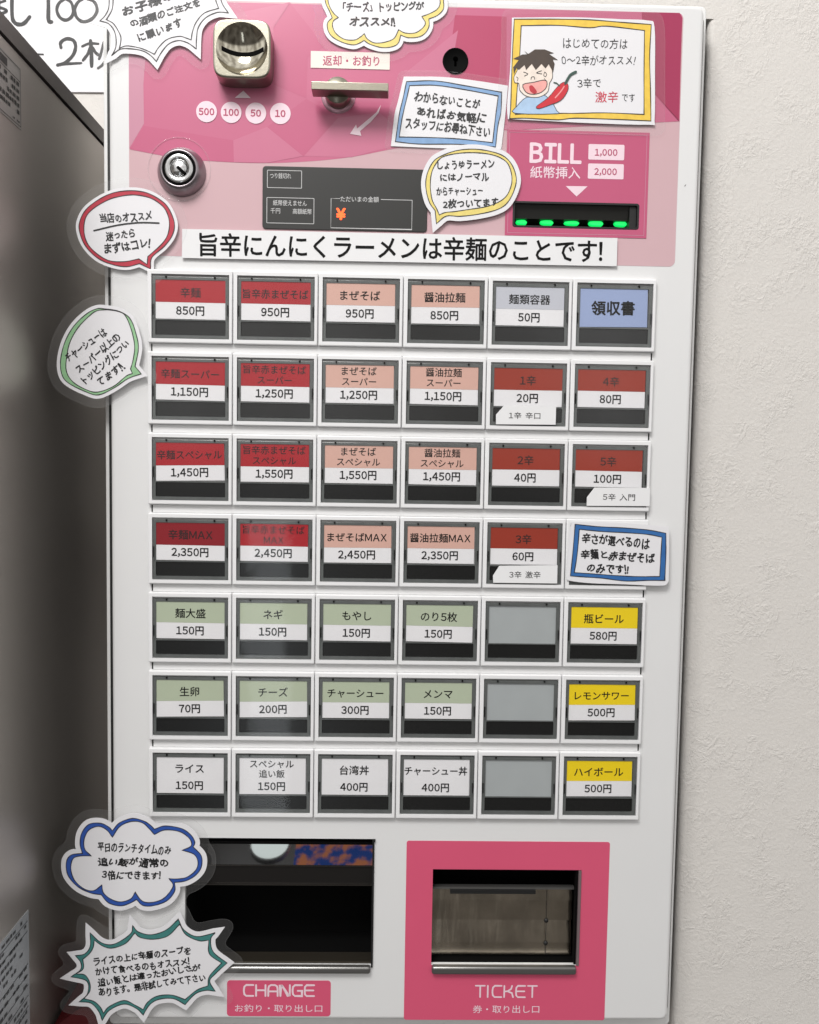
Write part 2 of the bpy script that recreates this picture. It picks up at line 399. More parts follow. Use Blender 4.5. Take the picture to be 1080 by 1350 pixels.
m.add([(.1,WR,ZT),(JX+RC,WR,ZT),(JX+RC,WR,.9),(.1,WR,.9),(.1,WALLY,ZT),(JX+RC,WALLY,ZT),(.1,WALLY,.9)], [(0,1,2,3),(0,4,5,1),(0,3,6,4)])   # recess closed above the machine to keep light out of the slit
tag(part('wall', m, wm), kind='structure')

# ================================================================== TICKET MACHINE
F = 0.003                    # front plane of the door; button bezels stand 3 mm proud of it (Y = 0)
PX, PZ, WW, WH = 0.055, 0.05231, 0.04988, 0.04105
xl = P(144.5, 200, F+.003)[0]; xl2 = P(150.3, 830, F+.003)[0]; xr = P(916.7, 300, F+.003)[0]; xr2 = P(882.8, 1240, F+.003)[0]
DX0, DX1 = (xl+xl2)/2, (xr+xr2)/2
DZ0 = P(640, 1345.5, F)[1]; DZ1 = P(700, 0.5, F)[1]
BX0 = P(136.6, 200, F+.012)[0]; BX1 = P(921.5, 300, F+.012)[0]
print('door', DX0, DX1, DZ0, DZ1, 'body', BX0, BX1)
M_ = empty('ticket_machine', ((DX0+DX1)/2, WALLY-0.005, DZ0-0.01), 'tall white meal ticket vending machine with pink top panel and seven rows of menu buttons', 'ticket machine')
# openings in the door
chg = rectP([(244,1104.5),(494,1106),(491.5,1272),(244,1271)], F)
tik = rectP([(570.6,1146),(767.5,1146.8),(762.6,1272.5),(568.8,1272)], F)
bil = rectP([(676.6,265.5),(842.7,268.7),(841.7,303.4),(675.6,299.2)], F)
grow = lambda r_, d: (r_[0]-d, r_[1]+d, r_[2]-d, r_[3]+d)
m = MB(); plate(m, rr(BX0, BX1, DZ0-0.012, DZ1+0.006, 0.004), F+0.012, F+.0165, holes=[rr(*grow(chg,.002)), rr(*grow(tik,.002)), rr(*grow(bil,.002))], bev=0.0012, hole_to=F+.014)
cab = part('front_flange', m, BODY, M_)
m = MB(); plate(m, rr(BX0+.0012, BX1-.0006, DZ0-.011, DZ1+.005, .002), F+.0166, WALLY-.002, holes=[rr(*grow(chg,.002)), rr(*grow(tik,.002)), rr(*grow(bil,.002))], hole_to=F+.018, back=True); part('rear_housing', m, mat('dark_grey_housing', (46,44,42), 0.55), M_)
m = MB()
plate(m, rr(DX0, DX1, DZ0, DZ1, 0.0055, 6), F, F+0.0125, holes=[rr(*chg), rr(*tik), rr(*bil, 0.0018)], bev=0.0028, segs=5, hole_to=F+0.003)
door = part('door', m, WHITE, M_)
m = MB(); plate(m, rr(P(145.3,800,F+.011)[0], P(918.0,300,F+.011)[0], DZ0-.0030, DZ1+.0013, 0.006), F+0.0110, F+0.0119, holes=[rr(*grow(chg,.001)), rr(*grow(tik,.001)), rr(*grow(bil,.001))], hole_to=F+.0119)
part('door_seal', m, BLACK, M_)

# ---- printed pink panel
rx = rectP([(170,-1.5),(901.5,16),(889.5,351),(170.5,337)], F)
PY = F-0.00012
pk = lambda n, c, **k: mat(n, tuple(v*.93 for v in c), 0.28, coat=0.25, coat_r=0.12, var=0.02, **k)
G0 = pk('pale_pink_print', (222,184,190)); G1 = pk('pink_print', (213,112,146)); G2 = pk('deep_pink_print', (210,104,140))
G3 = pk('light_pink_print', (216,123,154)); G4 = pk('magenta_print', (176,48,92)); G5 = pk('dusty_pink_print', (214,150,172)); G6 = pk('rose_print', (196,74,112))
m = MB(); plate(m, rr(*rx, 0.0038, 5), PY, F, holes=[rr(*bil, 0.0018)])
gp = part('graphic_panel', m, G0, M_)
def clampx(q): return [(min(max(a, rx[0]+1e-5), rx[1]-1e-5), min(max(b_, rx[2]+1e-5), rx[3]-1e-5)) for a, b_ in q]
arc = catmull([P(*p, PY) for p in [(171,196),(241,209),(330,215),(404,213),(463,207),(515,197),(590,184),(665,172),(760,163),(896,160)]])
topr = [P(898,60,PY),P(900,24,PY)]+[P(898.5,19,PY),P(894,16.5,PY)]+[P(170.3,0,PY)]
def facet(pts, mt, k, curve=None):
    q = curve if curve else [P(*p, PY) for p in pts]
    mm = MB(); flat(mm, [clampx(q)], PY-0.00006*k); part('printed_facet', mm, mt, gp)
facet(None, G1, 1, arc+topr)
z27 = lambda pts: [(130+a/2.7, b_/2.7) for a, b_ in pts]
facet(z27([(108,330),(108,190),(170,170),(160,300),(162,440),(110,528)]), G5, 2)
facet(z27([(162,448),(480,500),(482,578),(300,568),(112,532)]), G2, 2)
facet(z27([(625,100),(682,10),(805,165),(745,205),(740,350),(620,300)]), G2, 2)
facet(z27([(600,452),(740,352),(852,418),(730,556)]), G2, 2)
facet(z27([(480,500),(600,452),(728,556),(600,580),(482,578)]), G3, 3)
facet(z27([(854,420),(1000,400),(1045,440),(1050,520),(900,560),(732,556)]), G3, 2)
facet(z27([(430,60),(682,8),(622,100),(600,300),(430,280)]), G3, 3)
facet([(600,20),(668,22),(668,165),(610,176),(590,100)], G6, 2)
facet([(530,100),(604,40),(590,120),(560,180),(520,192)], G3, 3)
facet([(846,16.3),(896,17),(899.5,24),(895,160),(850,110)], G4, 2)
facet([(668,19),(846,16.3),(850,110),(896,160),(668,172)], G2, 2)

# BILL field
bp_ = rectP([(668.7,171.5),(856.2,174.6),(852.3,315.1),(665.3,309.8)], F)
m = MB(); flat(m, [rr(*bp_), rr(*bil, 0.0018)], PY-0.0003)
bf = part('bill_field', m, mat('bill_pink_print', (192,84,120), 0.28, coat=0.25, coat_r=0.12, var=0.02), gp)
m = MB(); i0, i1, i2, i3 = bp_[0]+.0016, bp_[1]-.0016, bp_[2]+.0016, bp_[3]-.0016
flat(m, [rr(i0, i1, i2, i3), rr(i0+.0003, i1-.0003, i2+.0003, i3-.0003)], PY-0.0004)
part('border_line', m, G5, bf)
PALE = mat('pale_print', (240,214,224), 0.4, coat=0.3)
m = MB(); text_px(m, 650,165,4.696, 'BILL', (232,170),(545,178), 112, PY-0.0004, bold=0.036); text_px(m, 650,165,4.696, '紙幣挿入', (232,290),(540,296), 70, PY-0.0004, bold=0.01)
flat(m, [CR(650,165,4.696, [(450,378),(585,380),(517,443)], PY)], PY-0.0004)
part('lettering', m, PALE, bf)
for (a, b_, tx) in (((590,120),(812,216),'1,000'), ((587,240),(808,334),'2,000')):
    r_ = rectP([(650+a[0]/4.696,165+a[1]/4.696),(650+b_[0]/4.696,165+a[1]/4.696+.5),(650+b_[0]/4.696,165+b_[1]/4.696+.5),(650+a[0]/4.696,165+b_[1]/4.696)], F)
    m = MB(); flat(m, [rr(*r_, 0.0008, 3)], PY-0.0004); part('value_badge', m, PALE, bf)
    m = MB(); cy = (a[1]+b_[1])/2+2; text_px(m, 650,165,4.696, tx, (a[0]+42,cy),(b_[0]-42,cy+2), 44, PY-0.0005, bold=0.02); part('lettering', m, G6, bf)

# coin values, return label, arrow
for cx, cy, tx in ((272.6,147.5,'500'),(305,148.5,'100'),(337.5,149.5,'50'),(369.8,150,'10')):
    c = P(cx, cy, PY); m = MB(); flat(m, [circ(c[0], c[1], 0.0066, 40)], PY-0.0004); bd = part('coin_badge', m, PALE, gp)
    m = MB(); hw = 10 if len(tx) == 3 else 6.6
    text_fit(m, tx, P(cx-hw, cy-.2, PY), P(cx+hw, cy+.2, PY), 0.0042, PY-0.0005, bold=0.03); part('lettering', m, G6, bd)
m = MB(); flat(m, [CR(260,10,7.94, [(395,948),(562,950),(485,872)], PY)], PY-0.0004)
part('printed_arrow', m, PALE, gp); m = MB()
flat(m, [CR(400,60,8.307, [(852,650),(825,740),(740,840),(622,940),(636,992),(512,970),(578,868),(590,912),(700,820),(800,735)], PY)], PY-0.0004)
part('printed_arrow', m, PALE, gp)
r_ = rectP([(410.2,67.8),(514.3,70.2),(513.7,92.2),(409.6,90)], F)
m = MB(); flat(m, [rr(*r_)], PY-0.0004); rl = part('return_label', m, mat('cream_print', (238,226,218), 0.4, coat=0.3), gp)
m = MB(); text_px(m, 400,60,8.307, '返却・お釣り', (215,163),(832,170), 104, PY-0.0005, bold=0.012); part('lettering', m, G6, rl)

# ---- display window
r_ = rectP([(346.6,219.3),(563,224),(564,307),(346.2,301.6)], F)
m = MB(); plate(m, rr(*r_, 0.0022), PY-0.0008, PY-0.0001, bev=0.0003)
dp = part('display_window', m, mat('smoked_display', (40,40,38), 0.42, var=0.05), M_)
m = MB(); DY = PY-0.0009
def frame_px(mb, a, b_, w, y, gap=None):
    p = lambda u, v: P(335+u/4.5, 210+v/4.5, y)
    sk = 0.018
    c = [p(a[0],a[1]), p(b_[0],a[1]+(b_[0]-a[0])*sk), p(b_[0]-2,b_[1]), p(a[0]-1,b_[1]-(b_[0]-a[0])*sk)]
    x0_, x1_, z0_, z1_ = (c[0][0]+c[3][0])/2, (c[1][0]+c[2][0])/2, (c[2][1]+c[3][1])/2, (c[0][1]+c[1][1])/2
    if gap:
        g0 = P(335+gap[0]/4.5, 300, y)[0]; g1 = P(335+gap[1]/4.5, 300, y)[0]
        ribbon(mb, [(g0,z1_),(x0_,z1_),(x0_,z0_),(x1_,z0_),(x1_,z1_),(g1,z1_)], w, y)
    else: flat(mb, [rr(x0_, x1_, z0_, z1_, .0005, 2), rr(x0_+w, x1_-w, z0_+w, z1_-w, .0003, 2)], y)
frame_px(m, (78,63), (285,173), 0.00035, DY); frame_px(m, (75,225), (358,384), 0.00035, DY); frame_px(m, (457,233), (938,416), 0.00035, DY, (508,752))
for tx, a, b_, h in (('つり銭切れ',(95,97),(220,99),32),('紙幣使えません',(113,257),(313,262),32),('千円',(98,305),(155,306),31),('高額紙幣',(230,308),(342,311),31),('ただいまの金額',(513,235),(740,239),32)):
    text_px(m, 335,210,4.5, tx, a, b_, h, DY, bold=0.004)
part('lettering', m, mat('display_print', (205,205,205), 0.5), dp)
m = MB(); text_px(m, 335,210,4.5, '¥', (490,324),(541,325), 62, DY-0.0001, bold=0.03)
part('yen_led', m, mat('red_led', (255,60,20), 0.5, emit=(255,86,30), es=2.2), dp)

# ---- bill slot with green leds
m = MB(); x0_, x1_, z0_, z1_ = bil
plate(m, rr(x0_-.0002, x1_+.0002, z0_-.0002, z1_+.0002, .0018), F-0.0006, F+0.012, holes=[rr(x0_+.0012, x1_-.0012, z0_+.0012, z1_-.0012, .001)], bev=0.0004)
bs = part('bill_slot', m, BLACK, M_)
m = MB(); zb = z0_+(z1_-z0_)*0.42
m.add([(x0_,F+.0125,z0_),(x1_,F+.0125,z0_),(x1_,F+.0125,zb),(x0_,F+.0125,zb)], [(0,1,2,3)])
part('slot_floor', m, VOID, bs)
m = MB(); m.add([(x0_+.001,F+.0015,z1_-.001),(x1_-.006,F+.0015,z1_-.001),(x1_-.006,F+.0045,zb),(x0_+.001,F+.0045,zb),(x0_+.001,F+.012,zb-.001),(x1_-.006,F+.012,zb-.001)], [(0,1,2,3),(3,2,5,4)])
part('guide_plate', m, mat('charcoal_guide', (44,44,42), 0.35), bs)
m = MB(); box(m, x1_-.0058, x1_-.0014, F+.001, F+.010, z0_+.001, z1_-.001); part('side_guide', m, BLACK, bs)
for u, v, w_, h_ in ((178,600,66,30),(335,602,80,30),(490,605,90,26),(640,608,88,34),(792,610,76,32)):
    q = [(u-w_/2,v-h_*.3),(u-w_*.1,v-h_*.5),(u+w_*.3,v-h_*.45),(u+w_/2,v),(u+w_*.35,v+h_*.45),(u-w_*.2,v+h_*.4),(u-w_*.45,v+h_*.2)]
    m = MB(); lp = catmull([p for p in CR(650,165,4.696, q, F+.006)], True, 3); plate(m, lp, F+.006, F+.009, bev=0.0005)
    part('green_led', m, mat('green_led', (10,200,80), 0.3, var=0.5, vscale=900, emit=(20,250,110), es=0.85), bs)

# ---- coin inlet
cpl = F-0.014
o_ = [P(260+u/7.94, 10+v/7.94, cpl) for u, v in ((180,140),(460,122),(738,165),(768,430),(752,700),(480,742),(195,690),(160,430))]
cx0 = sum(p[0] for p in o_)/8; cz0 = sum(p[1] for p in o_)/8
hx = (o_[3][0]-o_[7][0])/2; hz = (o_[1][1]-o_[5][1])/2
def sq(hx, hz, p, n=72):
    L = []
    for i in range(n):
        a = 2*math.pi*i/n; c, s = math.cos(a), math.sin(a)
        L.append((cx0+hx*math.copysign(abs(c)**(2/p), c), cz0+hz*math.copysign(abs(s)**(2/p), s)))
    return L
R_ = min(hx, hz)*0.90
m = MB(); plate(m, sq(hx, hz, 5.2), cpl, F, holes=[circ(cx0, cz0, R_, 72)], bev=0.0012, segs=4, hole_to=cpl+.0005)
ci = part('coin_inlet', m, NICKEL, M_)
m = MB(); prof = []
for i in range(15):
    a = math.radians(48)*(1-i/14); SR = R_/math.sin(math.radians(48)); prof.append((SR*math.sin(a)+1e-6, cpl+SR*(math.cos(a)-math.cos(math.radians(48)))))
lathe(m, cx0, cz0, prof, 72); part('bowl', m, CHROME, ci)
def bowl_y(x, z):
    r2 = (x-cx0)**2+(z-cz0)**2; SR = R_/math.sin(math.radians(48)); return cpl+math.sqrt(max(0, SR*SR-r2))-SR*math.cos(math.radians(48))
m = MB(); n = 22; vs = []
for i in range(n+1):
    t = -1+2*i/n; x = cx0+R_*0.80*t; zc = cz0+0.0012-0.0016*(1-t*t)
    for dz in (0.0013, -0.0013): vs.append((x, bowl_y(x, zc+dz)-0.0003, zc+dz))
m.add(vs, [(2*i, 2*i+2, 2*i+3, 2*i+1) for i in range(n)]); part('coin_slot', m, VOID, ci)

# ---- return lever
c = P(446.3, 127, F); c2 = P(400+390/8.307, 60+500/8.307, F-.010)
m = MB(); lathe(m, c[0], c[1], [(0.0,F-.0012),(.0095,F-.0012),(.0108,F-.0009),(.0111,F)], 48)
lv = part('return_lever', m, mat('pale_lever_ring', (205,160,175), 0.25, 0.4), M_)
m = MB(); lathe(m, c[0], c[1], [(0.00001,F-.0095),(.0078,F-.0095),(.0083,F-.0088),(.0085,F-.001)], 48); part('boss', m, NICKEL, lv)
bx = rectP([(410.2,106.3),(512.6,110),(512,120.2),(410.8,117.8)], F-.019)
m = MB(); plate(m, rr(*bx, .0004, 2), F-.019, F-.0085, bev=.0004, back=True); part('lever_bar', m, NICKEL, lv)

# ---- key lock
c = P(240, 227.5, F)
m = MB(); lathe(m, c[0], c[1], [(.0155,F),(.0152,F-.0018),(.0125,F-.0070),(.0117,F-.0078),(.0110,F-.0080),(.0106,F-.0076)], 64)
kl = part('key_lock', m, COLLAR, M_)
m = MB(); lathe(m, c[0], c[1], [(.0107,F-.0074),(.0088,F-.0074)], 64); part('black_ring', m, VOID, kl)
m = MB(); lathe(m, c[0], c[1], [(.0091,F-.0070),(.0090,F-.0078),(.0086,F-.0081),(.0057,F-.0080),(.0054,F-.0074)], 64); part('lock_face', m, STEEL, kl)
m = MB(); lathe(m, c[0], c[1], [(.0056,F-.0072),(.0048,F-.0072)], 48); part('groove', m, VOID, kl)
m = MB(); lathe(m, c[0], c[1], [(.0050,F-.0070),(.0049,F-.0079),(.0046,F-.0082),(.00001,F-.0082)], 48); part('key_plug', m, STEEL, kl)
m = MB(); a = math.radians(-42); q = [(-.0012,-.0010),(.0050,-.0010),(.0050,.0010),(-.0012,.0010)]
plate(m, [(c[0]+u*math.cos(a)-v*math.sin(a), c[1]+u*math.sin(a)+v*math.cos(a)) for u, v in q], F-.0084, F-.008); part('key_slot', m, VOID, kl)
m = MB(); c3 = P(236.7, 223.5, F); lathe(m, c3[0], c3[1], [(.0203,F-.0001),(.0202,F-.0006),(.0199,F-.0007),(.0196,F-.0006),(.0195,F-.0001)], 72); part('film_ring', m, FILM, kl)

# ---- service hole
c = P(600.5, 81, F)
m = MB(); lathe(m, c[0], c[1], [(.0083,F-.0002),(.0081,F-.0009),(.0076,F-.0010),(.0073,F-.0006),(.00001,F-.0006)], 48); sh = part('service_lock', m, mat('black_lock_plastic', (7,7,7), 0.8, spec=0.1), M_)
m = MB(); lathe(m, c[0], c[1]+.0012, [(.0016,F-.0008),(.00001,F-.0008)], 20); box(m, c[0]-.0007, c[0]+.0007, F-.0008, F-.0007, c[1]-.0032, c[1]+.001); part('keyhole', m, mat('keyhole_black', (2,2,2), 0.9, spec=0), sh)

m = MB(); c = P(903.5, 244.5, F); plate(m, [(c[0]-.0006,c[1]-.0007),(c[0],c[1]-.0005),(c[0]+.0006,c[1]+.0008),(c[0]-.0001,c[1]+.0003)], F-.0001, F); part('paint_chip', m, DIRT, door)
# ---- menu buttons
bz = MB()
plate(bz, rr(-.00255, PX-.00315, -WH-.0027, .0028, .0006, 2), 0, F, holes=[rr(0, WW, -WH, 0)], bev=.0006, segs=2, hole_to=.0055)
BZ = bz.mesh('menu_button'); BZ.materials.append(BEZEL)
m = MB(); m.add([(0,.0056,-WH),(WW,.0056,-WH),(WW,.0056,0),(0,.0056,0)], [(0,1,2,3)]); WELL = m.mesh('button_well'); WELL.materials.append(VOID)
cx_, cw_ = .0024, WW-.0024
m = MB()
plate(m, rr(.0003, WW-.0003, -WH+.0002, -.0014, .0004, 2), .0010, .0050, holes=[rr(.0024, WW-.0026, -.0286, -.0034, .0003, 2), rr(.0022, WW-.0024, -WH+.0024, -.0292, .0006, 3)], bev=.0003, segs=2)
for sx0 in (.0009, WW-.0016):     # side clips
    box(m, sx0, sx0+.0007, .0004, .0011, -.028, -.019)
CAP = m.mesh('cap_rim'); CAP.materials.append(RIM)
m = MB()
for sx0 in (.0006, WW-.0014): box(m, sx0, sx0+.0008, .0004, .0010, -.0262, -.0192)
for sx0 in (.0088, WW-.0098): box(m, sx0, sx0+.0010, .0004, .0010, -.0025, -.0012)
CLIP = m.mesh('clip_slots'); CLIP.materials.append(VOID)
m = MB(); plate(m, rr(.0021, WW-.0023, -WH+.0023, -.0291, .0007, 3), .0022, .0030, bev=.0003); BARM = m.mesh('black_strip'); BARM.materials.append(BAR)
lens_cache = []
for i in range(6):
    m = MB(); tx, tz = random.uniform(-.0001,.0001), random.uniform(-.0001,.0001)
    m.add([(.0007,.0003-tx,-WH+.0007),(WW-.0007,.0003+tx,-WH+.0007),(WW-.0007,.0004+tz,-.0018),(.0007,.0004-tz,-.0018)], [(0,1,2,3)])
    me = m.mesh('clear_lens'); me.materials.append(LENS); lens_cache.append(me)
RED = mat('red_card', (168,16,30), 0.5); RED2 = mat('crimson_card', (136,2,22), 0.5); PEACH = mat('peach_card', (213,170,156), 0.5)
BRICK = mat('brick_card', (150,44,20), 0.5); GREY = mat('grey_card', (192,194,203), 0.5); BLUE = mat('blue_card', (150,166,204), 0.5)
GREEN = mat('sage_card', (180,190,166), 0.5); YEL = mat('yellow_card', (238,208,4), 0.5); CARD = mat('card_white', (232,231,233), 0.5)
REDTX = mat('dark_red_print', (36,8,12), 0.6); BRTX = mat('dark_brown_print', (40,14,10), 0.6)
menu = [
 [('辛麺','850',RED),('旨辛赤まぜそば','950',RED),('まぜそば','950',PEACH),('醤油拉麺','850',PEACH),('麺類容器','50',GREY),('領収書',None,BLUE)],
 [('辛麺スーパー','1,150',RED),('旨辛赤まぜそば/スーパー','1,250',RED),('まぜそば/スーパー','1,250',PEACH),('醤油拉麺/スーパー','1,150',PEACH),('1辛','20',BRICK),('4辛','80',BRICK)],
 [('辛麺スペシャル','1,450',RED),('旨辛赤まぜそば/スペシャル','1,550',RED),('まぜそば/スペシャル','1,550',PEACH),('醤油拉麺/スペシャル','1,450',PEACH),('2辛','40',BRICK),('5辛','100',BRICK)],
 [('辛麺MAX','2,350',RED2),('旨辛赤まぜそば/MAX','2,450',RED),('まぜそばMAX','2,450',PEACH),('醤油拉麺MAX','2,350',PEACH),('3辛','60',BRICK),(None,None,None)],
 [('麺大盛','150',GREEN),('ネギ','150',GREEN),('もやし','150',GREEN),('のり5枚','150',GREEN),(None,None,INSERT),('瓶ビール','580',YEL)],
 [('生卵','70',GREEN),('チーズ','200',GREEN),('チャーシュー','300',GREEN),('メンマ','150',GREEN),(None,None,INSERT),('レモンサワー','500',YEL)],
 [('ライス','150',CARD),('スペシャル/追い飯','150',CARD),('台湾丼','400',CARD),('チャーシュー丼','400',CARD),(None,None,INSERT),('ハイボール','500',YEL)]]
jitter = {(0,5):(.012,.0002),(2,0):(.020,0),(3,1):(-.004,0),(5,0):(.016,0),(5,1):(.014,0),(5,4):(0,0),(4,3):(-.012,0),(5,5):(.010,0),(6,5):(.008,0),(0,3):(.006,0),(1,0):(-.010,0)}
cname = {RED:'red',RED2:'deep crimson',PEACH:'peach',BRICK:'brick red',GREY:'pale grey',BLUE:'solid blue',GREEN:'sage green',YEL:'yellow',CARD:'plain white'}
for r in range(7):
    for c in range(6):
        nm, pr, hc = menu[r][c]; ox, oz = c*PX, -r*PZ
        bt = link('menu_button', BZ, None, M_); bt.location = Vector((ox, 0, oz))-wloc(M_)
        if hc is INSERT: bt['label'] = 'button with a blank grey insert'
        elif hc: bt['label'] = 'button with a %s card reading %s%s' % (cname[hc], nm.replace('/', ' '), (' '+pr+'円') if pr else '')
        for n_, me in (('button_well', WELL), ('cap_rim', CAP), ('clip_slots', CLIP), ('black_strip', BARM), ('clear_lens', lens_cache[(r*5+c*3)%6])):
            o_ = link(n_, me, None, bt)
            if n_ == 'clip_slots': o_['kind'] = 'stuff'
        if hc is INSERT:
            m = MB(); plate(m, rr(.0024, WW-.0026, -.0286, -.0034, .0002, 2), .0018, .0026); link('blank_insert', m.mesh('blank_insert'), INSERT, bt); continue
        ja, jz = jitter.get((r,c), (random.gauss(0,.003), 0)); jx = random.uniform(-.0003,.0003)+(.0002 if c == 0 else 0)
        CW, CH = .0452, .0250; ccx, ccz = WW/2-.0006+jx, -.0031-CH/2+jz+random.uniform(-.0002,.0002)
        def T(q): return [(ccx+u*math.cos(ja)-v*math.sin(ja), ccz+u*math.sin(ja)+v*math.cos(ja)) for u, v in q]
        if nm is None: hc = CARD
        Hh = CH*(0.575 if r not in (1,2,3) or c > 3 else 0.60)
        m = MB(); plate(m, T([(-CW/2,-CH/2),(CW/2,-CH/2),(CW/2,CH/2),(-CW/2,CH/2)]), .0014, .0017)
        cd = link('menu_card', m.mesh('menu_card'), BLUE if pr is None and nm else CARD, bt)
        if hc not in (CARD, BLUE):
            m = MB(); flat(m, [T([(-CW/2,CH/2-Hh),(CW/2,CH/2-Hh),(CW/2,CH/2),(-CW/2,CH/2)])], .00132)
            link('card_header', m.mesh('card_header'), hc, bt)
        if nm:
            m = MB(); ls = nm.split('/')
            tm = REDTX if hc in (RED, RED2) else BRTX if hc is BRICK else INK2
            put = lambda s, fy, em, b_, mw=.042, sq_=1: text_em(m, s, *T([(0, CH/2-fy*CH)])[0], em, .00126, mw, b_, ja, sq_)
            if nm == '領収書': put(nm, .52, .0096, .026)
            elif len(ls) == 1: put(ls[0], .33, .0068 if len(nm) < 6 else .0064, .015)
            else: put(ls[0], .175, .0060, .011, .0405); put(ls[1], .445, .0058, .011, .034)
            link('lettering', m.mesh('lettering'), tm, bt)
        if pr:
            m = MB(); text_em(m, pr+'円', *T([(-.0002, CH/2-.785*CH)])[0], .0068, .00126, .04, .020, ja, .93)
            link('lettering', m.mesh('lettering'), INK2, bt)
# filler rails between the rows, black gaps at their ends
for r in range(6):
    zt = -r*PZ-WH-.0031; zb = -(r+1)*PZ+.0032
    m = MB(); box(m, -.0001, 5*PX+WW+.0004, F-.0004, F+.0002, zb, zt); part('filler_rail', m, WHITE, M_)
    m = MB()
    for x0_ in (-.0009, 5*PX+WW+.0004): box(m, x0_, x0_+.0008, F-.0005, F+.0002, zb+.0002, zt-.0002)
    part('rail_gap', m, VOID, M_)

# ---- change outlet
x0_, x1_, z0_, z1_ = chg
def niche(nm, r_, depth, mt):
    x0, x1, z0, z1 = r_; y0, y1 = F+.0005, F+depth; e_ = .0001
    m = MB(); m.add([(x0-e_,y0,z0-e_),(x1+e_,y0,z0-e_),(x1+e_,y0,z1+e_),(x0-e_,y0,z1+e_),(x0-e_,y1,z0-e_),(x1+e_,y1,z0-e_),(x1+e_,y1,z1+e_),(x0-e_,y1,z1+e_)],
                    [(0,1,5,4),(1,2,6,5),(2,3,7,6),(3,0,4,7),(4,5,6,7)])
    return part(nm, m, mt, M_)
co = niche('change_outlet', chg, .040, VOID)
za = z1_-.0195; zb = z1_-.0340
m = MB(); m.add([(x0_+.0003,F+.015,z1_-.0002),(x1_-.0012,F+.015,z1_-.0002),(x1_-.0012,F+.002,za),(x0_+.0003,F+.002,za)], [(0,1,2,3)]); part('upper_flap', m, SMOKE, co)
m = MB(); m.add([(x0_+.0003,F+.002,za-.0004),(x1_-.0012,F+.002,za-.0004),(x1_-.0012,F+.0045,zb),(x0_+.0003,F+.0045,zb)], [(0,1,2,3)]); part('lower_flap', m, mat('dull_smoked_flap', (30,28,27), 0.3), co)
DARKEDGE = mat('dark_edge_metal', (70,66,62), 0.3, 0.8)
m = MB(); box(m, x0_+.0003, x1_-.0012, F+.0012, F+.0025, za-.0005, za+.0001); box(m, x0_+.0003, x1_-.0012, F+.0035, F+.005, zb-.0006, zb); part('flap_edge', m, DARKEDGE, co)
m = MB(); box(m, x0_, x1_, F+.001, F+.012, z0_+.0006, z0_+.0016); part('inner_sill', m, mat('brass_grey_sill', (92,86,76), 0.35, 0.8), co)
m = MB(); plate(m, rr(x0_+.002, x1_-.0015, z0_-.0048, z0_+.0002, .0016, 4), F-.0035, F, bev=.0015, back=True); part('outlet_lip', m, LIP, co)
m = MB(); box(m, x1_-.0013, x1_-.0001, F-.0012, F+.006, z0_-.0012, z1_-.0008); box(m, x1_-.0014, x1_+.0006, F-.0013, F+.001, z1_-.0016, z1_+.0001); part('flap_hinge', m, BLACK, co)

# ---- ticket outlet
tp = rectP([(535.7,1108.4),(803.5,1109.8),(797.6,1346.4),(533,1346)], F)
TPK = mat('outlet_pink_print', (216,88,120), 0.26, coat=0.5, coat_r=0.15, var=0.03, vscale=20, bump=0.00015, bscale=55)
m = MB(); plate(m, rr(tp[0], tp[1], max(tp[2], DZ0+.0005), tp[3], .0016, 4), PY, F, holes=[rr(*tik)])
tpn = part('ticket_panel', m, TPK, M_)
x0_, x1_, z0_, z1_ = tik; Hh = z1_-z0_
to = niche('ticket_outlet', tik, .040, VOID)
zt_ = z1_-Hh*.245
pl = [z1_-Hh*v for v in (.26,.405,.615,.855,.985)]
for k in range(4):
    m = MB(); y_ = F+.010+.0012*k
    xa, xb, n_ = x0_+.0006, x1_-.0034, 24; lean = .0030+.0003*k   # each plate leans back and is slightly rolled
    vs = [(xa+(xb-xa)*i/n_, F+.0102+v*(pl[k]-pl[k+1])*(.16,.05,.20,.10)[k], pl[k+1]+.0003+(pl[k]-.0004-pl[k+1])*v) for i in range(n_+1) for v in (0,.25,.5,.75,1)]
    m.add(vs, [(i*5+v, i*5+5+v, i*5+6+v, i*5+1+v) for i in range(n_) for v in range(4)], True); part('tray_plate', m, PLATE, to)
    m = MB(); box(m, x1_-.0215, x1_-.0212, F+.0094, F+.0100, pl[k+1]+.0006, pl[k]-.0006); part('seam', m, DARKEDGE, to)
for k in (2, 3):
    m = MB(); lathe(m, x1_-.0213, pl[k], [(.0016,F+.010),(.0013,F+.0092),(.00001,F+.0090)], 16); part('screw', m, BLACK, to)
m = MB(); box(m, x0_+.0003, x1_-.003, F+.007, F+.011, zt_-.0010, zt_+.0004); part('crossbar', m, LIP, to)
m = MB(); box(m, x0_+.0125, x1_-.0300, F+.0055, F+.009, zt_-.0036, zt_-.0011); part('ticket_mouth', m, BLACK, to)
m = MB(); plate(m, rr(x0_+.0003, x1_-.0022, z0_-.0052, z0_+.0004, .0016, 4), F-.0035, F, bev=.0015, back=True); part('outlet_lip', m, LIP, to)
m = MB(); box(m, x1_-.0020, x1_-.0002, F-.0008, F+.008, z0_+.0002, z1_-.0004); part('side_wall', m, mat('grey_side_wall', (128,112,114), 0.4, 0.3), to)
m = MB(); box(m, x1_-.0034, x1_-.0021, F+.0008, F+.006, z0_+.0002, z1_-.0004); part('side_gap', m, VOID, to)
LY = PY-.0001
m = MB(); a = P(525+380/3.724, 1095+820/3.724, LY); b_ = P(525+682/3.724, 1095+760/3.724, LY)
stroke_word(m, 'TICKET', a[0], b_[0], a[1]+.0004, b_[1]-.0004, .0011, LY)
text_px(m, 525,1095,3.724, '券・取り出し口', (367,877),(693,877), 41, LY, bold=0.004); part('lettering', m, PALE, tpn)
